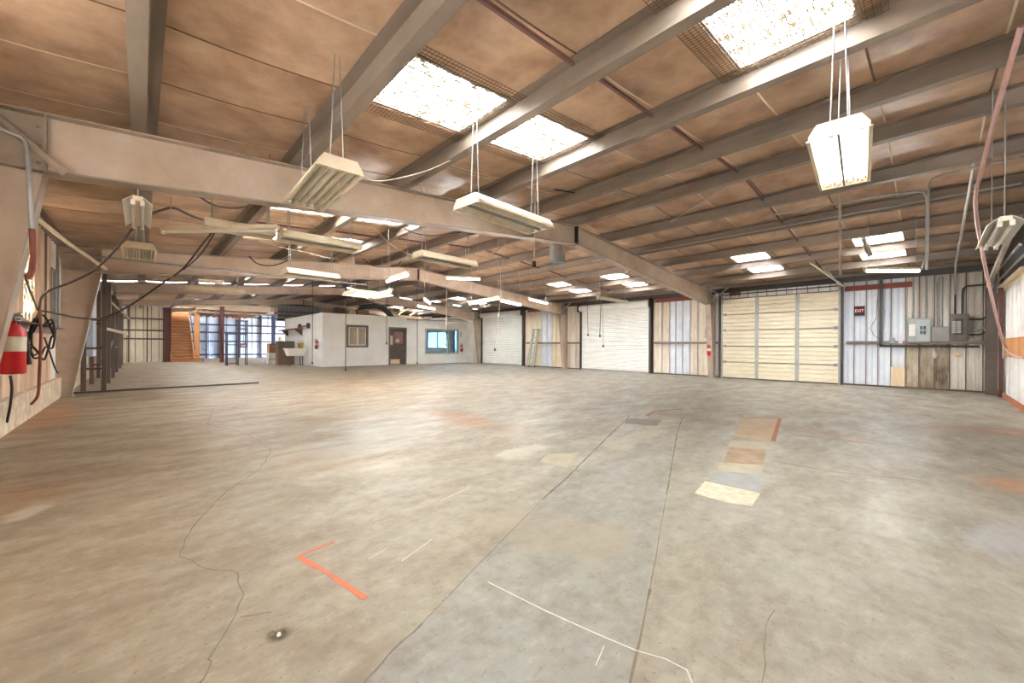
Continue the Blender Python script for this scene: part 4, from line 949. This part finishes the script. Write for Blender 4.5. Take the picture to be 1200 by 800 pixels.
# ================================================================== LIGHT FIXTURES
def wire_to_roof(par, lx, ly, root, lz=.1, dx=0, dy=0, r=.006, m=M_GALV):
    # vertical hanger from the local point to the roof above it, in the fixture's own frame
    c, s_ = cos(root.rotation_euler.z), sin(root.rotation_euler.z)
    wx = root.location.x+(lx+dx)*c-(ly+dy)*s_
    zt = roof_z(wx)-root.location.z-.02
    MB().tube([(lx, ly, lz), (lx+dx*.5, ly+dy*.5, lz+(zt-lz)*.5), (lx+dx, ly+dy, zt)], r, 5).build('hanger', m, par)
def bay_fixture(x, y, z, ang, L, Wd, label, lit=False, nch=4, spread=.0, group=None):
    o = thing('fluorescent_fixture', (x, y, z), label, 'light fixture', group, R(ang)); hl = L/2; hw = Wd/2; t = .11
    hs = MB()
    hs.prism([(-hl, -hw, 0), (-hl, -hw, .035), (-hl, -hw*.72, t), (-hl, hw*.72, t), (-hl, hw, .035), (-hl, hw, 0)], (.012, 0, 0))
    hs.prism([(hl-.012, -hw, 0), (hl-.012, -hw, .035), (hl-.012, -hw*.72, t), (hl-.012, hw*.72, t), (hl-.012, hw, .035), (hl-.012, hw, 0)], (.012, 0, 0))
    hs.box(-hl, hl, -hw*.72, hw*.72, t-.006, t)
    for s in (-1, 1):
        hs.add([(-hl, s*hw, .0), (hl, s*hw, .0), (hl, s*hw, .035), (-hl, s*hw, .035), (hl, s*hw*.72, t), (-hl, s*hw*.72, t)], [(0, 1, 2, 3), (3, 2, 4, 5)])
        hs.box(-hl, hl, s*hw-.012, s*hw+.012, -.004, .008)
    hs.build('housing', M_CREAMFX, o)
    cw = 2*hw*.96/nch
    for i in range(nch):
        y0 = -hw*.96+i*cw; rf = MB()
        pr_ = [(y0, .004), (y0+cw*.2, .05), (y0+cw*.5, .075), (y0+cw*.8, .05), (y0+cw, .004)]
        vs = []
        for yy, zz in pr_: vs += [(-hl+.013, yy, zz), (hl-.013, yy, zz)]
        rf.add(vs, [(2*j, 2*j+1, 2*j+3, 2*j+2) for j in range(4)]); rf.build('reflector', M_REFL, o)
        tb = MB(); tb.tube([(-hl+.04, y0+cw/2, .038), (hl-.04, y0+cw/2, .038)], min(.016, cw*.2), 8); tb.build('tube', M_TUBEB if lit else M_TUBEOFF, o)
        for e in (-1, 1): MB().box(e*(hl-.05)-.02, e*(hl-.05)+.02, y0+cw/2-.016, y0+cw/2+.016, .015, .075).build('lamp_holder', M_WHITEP, o)
    if nch == 4: MB().bev(-hl+.014, hl-.014, -.009, .009, -.002, .08, .003).build('spine', M_GREYBOX2, o)
    for e in (-1, 1):
        for s in (-1, 1): wire_to_roof(o, e*hl*.8, s*hw*.3, o, t, dy=-s*hw*.3+s*.02)
    return o
bay_fixture(1.27, 4.1, 2.7, 88, 1.25, .38, 'unlit cream fluorescent fixture hanging before the nearest rafter, left', nch=5)
bay_fixture(3.13, 3.42, 2.68, 3, 1.25, .42, 'unlit cream fluorescent fixture hanging in the middle near the first skylight')
bay_fixture(4.17, .5, 2.7, 5, 1.2, .34, 'brightly lit fluorescent fixture hanging at the upper right', lit=True)
bay_fixture(1.98, 6.33, 2.7, -1, 1.1, .4, 'unlit fluorescent fixture just behind the nearest rafter, left of centre')
bay_fixture(1.0, 6.55, 2.74, -2, .8, .3, 'short unlit fixture end to end with the one behind the nearest rafter', nch=2)
bay_fixture(4.05, 6.05, 2.7, 3, 1.22, .36, 'unlit fluorescent fixture below the ridge between the first two rafters')
bay_fixture(2.78, 9.55, 2.72, 3, 1.1, .5, 'unlit fluorescent fixture hanging below the second rafter')
bay_fixture(1.6, 14.6, 2.75, 0, 1.4, .5, 'unlit fluorescent fixture hanging between the second and third rafters', nch=3)
bay_fixture(5.05, 11.8, 2.7, 3, 1.15, 1.0, 'lit fluorescent fixture glowing above the office corner', lit=True)
bay_fixture(-.02, 9.2, 2.7, 90, 1.2, .4, 'slatted unlit fixture hanging level near the left wall', nch=5)
def strip_fixture(x, y, z, ang, L, label, lit=0, ntube=2, tilt=0, wires=True, body=True):
    o = thing('strip_light', (x, y, z), label, 'light fixture', None, R(ang)); o.rotation_euler = (0, R(tilt), R(ang)); hl = L/2
    sp = .055
    w = .03+sp*(ntube-1)/2
    MB().bev(-hl, hl, -.045, .045, .02, .075, .008).build('channel', M_CREAMFX, o)
    if ntube > 1:
        for s in (-1, 1): MB().prism([(-hl, s*.045, .06), (-hl, s*(w+.06), .0), (-hl, s*(w+.063), .006), (-hl, s*.045, .07)], (L, 0, 0)).build('wing_reflector', M_WHITEP, o)
    for i in range(ntube):
        yy = (i-(ntube-1)/2)*sp*1.4
        MB().tube([(-hl+.02, yy, -.004), (hl-.02, yy, -.004)], .016, 8).build('tube', (M_TUBEOFF, M_TUBE, M_TUBED)[lit], o)
        for e in (-1, 1): MB().box(e*(hl-.015)-.012, e*(hl-.015)+.012, yy-.018, yy+.018, -.025, .03).build('lamp_holder', M_WHITEP, o)
    if wires:
        for e in (-1, 1): wire_to_roof(o, e*hl*.85, 0, o, .07)
    return o
def strip_px(p0, p1, z, label, **k):
    a = uz(*p0, z); c = uz(*p1, z); d = c-a; m_ = (a+c)/2
    return strip_fixture(m_.x, m_.y, z, math.degrees(math.atan2(d.y, d.x)), d.length, label, **k)
strip_px((1013, 317.5), (1078, 317.5), 2.75, 'lit tube light glowing above the dark door post', lit=1, ntube=1)
strip_px((453, 330), (480, 321.5), 2.7, 'lit tube light left of the second ridge splice', lit=1, ntube=1)
strip_px((430, 348), (459, 341), 2.6, 'lit tube light above the office sliding window', lit=1, ntube=1)
strip_px((523, 326), (563, 327.5), 3.1, 'lit tube light right of the second ridge splice', lit=1, ntube=1)
strip_px((497, 350.5), (504, 355.5), 2.7, 'tiny lit tube light seen end on above the office', lit=1, ntube=1)
strip_px((489, 358.5), (509, 362), 2.65, 'lit tube light just above the office roof edge', lit=1, ntube=1)
strip_px((550, 356), (586, 349.5), 2.5, 'yellowish lit tube light left of the far roller door', lit=2, ntube=1)
strip_px((587, 352.5), (610, 357.5), 2.65, 'lit tube light in front of the far roller door top', lit=1, ntube=1)
strip_px((620, 350.5), (641, 355.5), 2.65, 'lit tube light above the leaning ladder', lit=1, ntube=1)
strip_px((700, 349.5), (735, 355), 2.55, 'unlit bare strip light in front of the middle roller door', ntube=1)
strip_px((190, 272), (326, 270), 2.72, 'long slim unlit strip light behind the nearest rafter, far left', ntube=1)
strip_px((232, 330), (262, 332), 2.85, 'small unlit strip light under the second rafter, left', ntube=1)
o = strip_fixture(-.03, 6.5, 2.72, 90, 1.25, 'unlit two tube strip light hanging under the first purlin', ntube=2)
a = uz(1157, 291, 2.4); c = uz(1186, 257, 2.4)
strip_fixture(6.75, -.5, 2.4, 180, 1.4, 'unlit two tube strip light on chains at the right edge', ntube=2)

# ridge ventilator
rv = thing('ridge_ventilator', (7.75, 6.55, 3.32), 'round metal ridge ventilator hanging behind the nearest rafter', 'ventilator')
MB().lathe([(.2, 0), (.2, .95)], 0, 0, 20).build('shaft', M_GALV, rv); MB().lathe([(.2, .0), (.215, -.01), (.215, .05), (.2, .06)], 0, 0, 20).build('collar', M_GALV, rv)
MB().lathe([(0, .02), (.2, .02)], 0, 0, 20).build('damper', mat('bluish_metal', (170, 176, 214), .3, .3, scale=12, col2=(214, 220, 240)), rv)

# ================================================================== CORDS, HOSES, BRACES
def sag(a, c, d, n=10):
    a = Vector(a); c = Vector(c); return [a.lerp(c, i/n)-Vector((0, 0, d*4*(i/n)*(1-i/n))) for i in range(n+1)]
def smooth(pts, n=5):
    P = [Vector(p) for p in pts]; Q = []
    for i in range(len(P)-1):
        a, b_, c, d = P[max(i-1, 0)], P[i], P[i+1], P[min(i+2, len(P)-1)]
        for k in range(n):
            t = k/n; Q.append(.5*((2*b_)+(c-a)*t+(2*a-5*b_+4*c-d)*t*t+(3*b_-a-3*c+d)*t**3))
    return Q+[P[-1]]
def cord(name, pts, r, m, label, cat='cord'):
    if len(pts) < 60: pts = smooth(pts)
    return tubething(name, pts, r, m, label, cat, 6)
def drop(p, q0, q1, y, r, m, label, name='hanging_cord'):
    a = uy(p, q0, y); c = uy(p, q1, y); P = [(a.x, y, max(top(a.x), a.z) if False else a.z), (a.x+.01, y, (a.z+c.z)/2), (a.x, y, c.z)]
    o = cord(name, P, r, m, label); return o
zc = lambda p, y: top(uy(p, 400, y).x)
def drop2(p, q1, y, r, m, label, p2=None, plug=True):
    c = uy(p2 or p, q1, y); a = uy(p, 350, y); z0 = roof_z(a.x)-.02
    o = cord('hanging_cord', [(a.x, y, z0), (a.x+.01, y, z0*.6+c.z*.4), (c.x, y, c.z+.15), (c.x, y, c.z)], r, m, label)
    if plug: MB().bev(c.x-a.x-.025, c.x-a.x+.025, -.025, .025, c.z-z0-.1, c.z-z0, .006).build('plug', M_BLACK, o)
    return o
drop2(366, 424, 18.5, .012, M_CORD, 'long dark cord hanging in front of the office side wall')
drop2(405, 432, 18.0, .014, M_BLACK, 'long dark cord hanging to the floor beside the sliding window')
drop2(453, 401, 17.5, .012, M_CORD, 'cord with plug hanging between sliding window and office door')
drop2(489, 424, 17.0, .012, M_BLACK, 'long cord hanging between office door and big window')
drop2(523, 388, 13.9, .016, M_CORDL, 'pale cord hanging in front of the big office window')
drop2(586, 408, 11.0, .008, M_CORDL, 'pale cord hanging before the far roller door', 580)
drop2(688, 391, 10.5, .01, M_CORD, 'leftmost cord hanging before the middle roller door', 689)
drop2(704, 392, 9.0, .014, M_BLACK, 'thick dark cord hanging before the middle roller door', 703)
drop2(706, 404, 9.2, .006, M_CORD, 'thin curly cord hanging lowest before the middle roller door', 707)
drop2(626, 306, 4.9, .012, M_CORDL, 'short cord with box hanging beside the middle fixture')
# right side: pink hose, chains, conduits
ph = [uy(1200, 10, -.6)]
P = []
for p, q_, x in ((1197, 30, 5.2), (1175, 105, 5.8), (1150, 200, 7.4), (1143, 240, 8.3), (1152, 300, 10.0), (1165, 360, 12.0), (1176, 402, 13.5), (1186, 416, 13.2), (1200, 419, 11.8)):
    d = ray(p, q_); P.append(tuple(CO+d*(x/d.x)))
cord('air_hose', P, .022, M_PINK, 'pink air hose hanging down at the right edge', 'hose')
tubething('conduit', [tuple(ux(1142, 190, 8.5)), tuple(ux(1120, 310, 13.5)), tuple(ux(1119, 345, XR-.2))], .02, M_GALV, 'slanting thin pipe left of the pink hose', 'pipe')
def con(pts, r, m, label): return tubething('conduit', [tuple(ux(p, q_, x)) for p, q_, x in pts], r, m, label)
con([(1200, 183, 8.55), (1150, 195, 8.55), (1102, 206, 8.55), (1093, 209, 8.55), (1089, 214, 8.55), (1088.5, 224, 8.55), (1086, 316, 8.55)], .016, M_GALV, 'upper bent conduit dropping toward the lit tube light')
con([(905, 252, 8.6), (1047, 227, 8.6), (1076, 224, 8.6), (1083, 226, 8.6), (1086, 232, 8.6), (1086, 300, 8.6), (1079, 316, 8.6)], .016, M_GALV, 'lower bent conduit ending at the lit tube light')
con([(984, 228, 8.6), (984.5, 322, 8.6)], .02, M_FLANGE, 'vertical pipe drop below the bright fixture')
tubething('brace_bar', [tuple(ux(998, 243, 12.2)), tuple(ux(1020, 300, 12.2))], .05, M_BROWNST, 'dark bar slanting down past the right skylights', 'bar')
tubething('conduit', [tuple(ux(938, 297, 14)), tuple(ux(950, 308, 14.5)), tuple(ux(970, 322, 15)), tuple(ux(990, 336, XR-.2))], .03, M_CREAMFX, 'pale curved track brace above the cream door corner', 'brace')
tubething('roof_conduit', [tuple(ux(620, 318, 11.5)), tuple(ux(560, 330, 11.5))], .02, M_GALV, 'pale pipe under the right roof slope', 'conduit')
tubething('sprinkler_wire', [tuple(ux(862, 212, 7.9)), tuple(ux(830, 232, 8.0)), tuple(ux(786, 260, 8.4))], .01, M_CORDL, 'pale wire slanting under the right roof slope', 'wire')
tubething('roof_conduit', [(10.2, 7.2, top(10.2)-.03), (10.2, -1.0, top(10.2)-.03)], .018, M_GALV, 'straight conduit along the purlins of the right slope', 'conduit')
tubething('roof_cable', [tuple(uy(637, 212, 4.8)), tuple(uy(650, 222, 4.8)), tuple(uy(680, 227, 4.6)), tuple(uy(705, 222, 4.5)), tuple(uy(712, 228, 4.5)), tuple(uy(720, 222, 4.5))], .012, M_CORD, 'dark cable looping under the purlin right of the middle fixture', 'cable')
# left side
Y1 = FRAMES[0]
tubething('angle_brace', [tuple(uy(-14, 128, Y1-.15)), tuple(uy(77, 204, Y1-.15))], .035, M_FLANGE, 'pale steel angle brace crossing the upper left column', 'brace')
tubething('conduit', [tuple(uy(-10, 148, Y1-.3)), tuple(uy(24, 160, Y1-.3)), tuple(uy(30, 166, Y1-.3)), tuple(uy(32, 180, Y1-.3)), tuple(uy(37.5, 268, Y1-.3))], .02, M_GALV, 'bent conduit dropping beside the upper left column')
tubething('flex_conduit', [tuple(uy(37.5, 268, Y1-.3)), tuple(uy(39, 300, Y1-.3)), tuple(uy(38, 316, Y1-.3)), tuple(uy(33, 327, Y1-.3))], .022, M_REDHOSE, 'reddish flexible conduit end beside the left column')
tubething('eave_pipe', [tuple(uy(42, 255, 8.6)), tuple(uy(80, 285, 11.0)), tuple(uy(124, 315, 13.0))], .035, M_CREAMFX, 'pale slanting pipe brace near the second left column', 'pipe')
tubething('conduit', [(XL+.12, 12.55, 1.5), (XL+.12, 12.55, 3.0), (XL+.2, 12.6, 3.1), (XL+1.4, 12.9, 3.15), (5.5, 12.95, 3.2)], .025, M_GALV, 'pale conduit rising by the left window and crossing to the second rafter')
dark = lambda pts, r, lb: cord('power_cable', [tuple(uy(p, q_, y)) for p, q_, y in pts], r, M_CORD, lb, 'cable')
dark([(44, 363, 10.3), (60, 366, 10.8), (80, 370, 11.2), (100, 373, 11.6), (118, 373, 12), (135, 367, 12), (160, 353, 12), (190, 332, 11.6), (215, 314, 11.2), (238, 285, 10.5), (256, 263, 9.5)], .018, 'dark cable sagging from the left wall to the ceiling centre')
dark([(215, 316, 11), (235, 298, 10.2), (250, 275, 9.4), (257, 262, 9.3)], .014, 'second dark cable beside the sagging one')
dark([(25, 305, 9.5), (33, 335, 9.7), (44, 363, 10.2)], .012, 'short dark cable from translucent panel to the coil')
dark([(46, 363, 10.2), (48, 350, 10.2), (58, 340, 10.4), (85, 330, 10.8), (110, 317, 11), (135, 293, 10.2), (155, 268, 9.0)], .018, 'dark cable rising from the coil to the strip light')
dark([(174, 252, 7.2), (190, 246, 7.4), (205, 244, 7.6), (225, 253, 8), (256, 263, 9.3)], .018, 'dark cable arching between strip light and cable bundle')
dark([(232, 229, 6.2), (250, 240, 6.6), (270, 244, 7), (290, 243, 7.3)], .014, 'short dark cable below the nearest rafter')
coil_pts = []
for i in range(34):
    a = i/33*2*pi*2.6; c = uy(48, 388, 9.9); coil_pts.append((c.x+.13*cos(a)*(1+.2*sin(i)), 9.9+.02*i/10, c.z-.1+.28*sin(a)+.1*sin(i*1.7)))
cord('cable_coil', coil_pts, .014, M_BLACK, 'coil of dark cord hanging on the left wall', 'cord')
dark([(46, 363, 10.3), (38, 385, 9.9), (37, 402, 9.85), (40, 408, 9.95), (44, 413, 10.1), (40, 416, 9.95), (36, 411, 9.8), (38, 405, 9.85)], .013, 'looped cord end hanging left of the coil')
dark([(52, 395, 10.1), (58, 412, 10.2), (64, 430, 10.4), (68, 437, 10.6)], .012, 'thin cord running from the coil to the curb')
cord('rubber_hose', [tuple(uy(p, q_, 9.8)) for p, q_ in ((47, 363), (48, 390), (47, 420), (46, 445), (44, 464), (36, 474))], .02, M_REDHOSE, 'red brown hose hanging from the left wall to the floor', 'hose')
cord('extension_cord', [tuple(uy(p, q_, 8.3)) for p, q_ in ((12, 440), (14, 455), (12, 475), (8, 495))], .014, M_BLACK, 'black cord hanging below the large fire extinguisher', 'cord')
ep = uy(15, 438, 7.9); extinguisher((ep.x+.0, 7.9, ep.z), 1.42, 'large red fire extinguisher with pale label on the left wall', rz=R(40))
ep = uy(-3, 434, 8.6); extinguisher((ep.x, 8.6, ep.z), 1.3, 'dark red extinguisher cut off at the left picture edge', rz=R(40), m=M_DKRED)

# ------------------------------------------------------------------ loose wires between the fixtures
pale = lambda pts, r, lb: cord('lamp_cord', [tuple(uy(p, q_, y)) for p, q_, y in pts], r, M_CORDL, lb, 'wire')
pale([(424, 204, 4.4), (440, 212, 4.5), (470, 208, 4.5), (505, 198, 4.5), (548, 178, 4.4)], .006, 'pale lamp wire between the two near hanging fixtures')
pale([(518, 194, 5.0), (545, 203, 5.0), (575, 210, 5.0)], .005, 'short pale wire on the ceiling left of the middle fixture')
pale([(436, 262, 6.6), (455, 284, 6.8), (478, 297, 6.6), (493, 300, 6.1)], .008, 'pale wire running down to the ridge fixture from the rafter')
pale([(304, 282, 7.6), (330, 290, 7.8), (365, 297, 8.0), (384, 302, 10.5), (400, 304, 13.12)], .007, 'pale wire sagging below the left row of fixtures')
pale([(357, 252, 6.4), (364, 262, 6.5), (374, 263, 6.5), (379, 253, 6.4)], .006, 'pale zigzag wire below the nearest rafter')
pale([(558, 312, 6.2), (565, 300, 6.2), (578, 296, 6.4), (592, 285, 6.6), (600, 262, 6.8)], .007, 'pale wire leaving the ridge fixture toward the right slope')
dark([(474, 268, 7.2), (490, 274, 7.4), (510, 276, 7.5), (540, 272, 7.6)], .012, 'dark wire sagging under the purlins near the ridge')
dark([(425, 303, 12.9), (440, 312, 12.9), (462, 312, 12.9), (470, 306, 12.9)], .016, 'dark loop of cable on the second rafter')
dark([(292, 300, 12.9), (302, 309, 12.9), (320, 311, 12.9), (338, 305, 12.9)], .016, 'dark loop of cable on the left half of the second rafter')
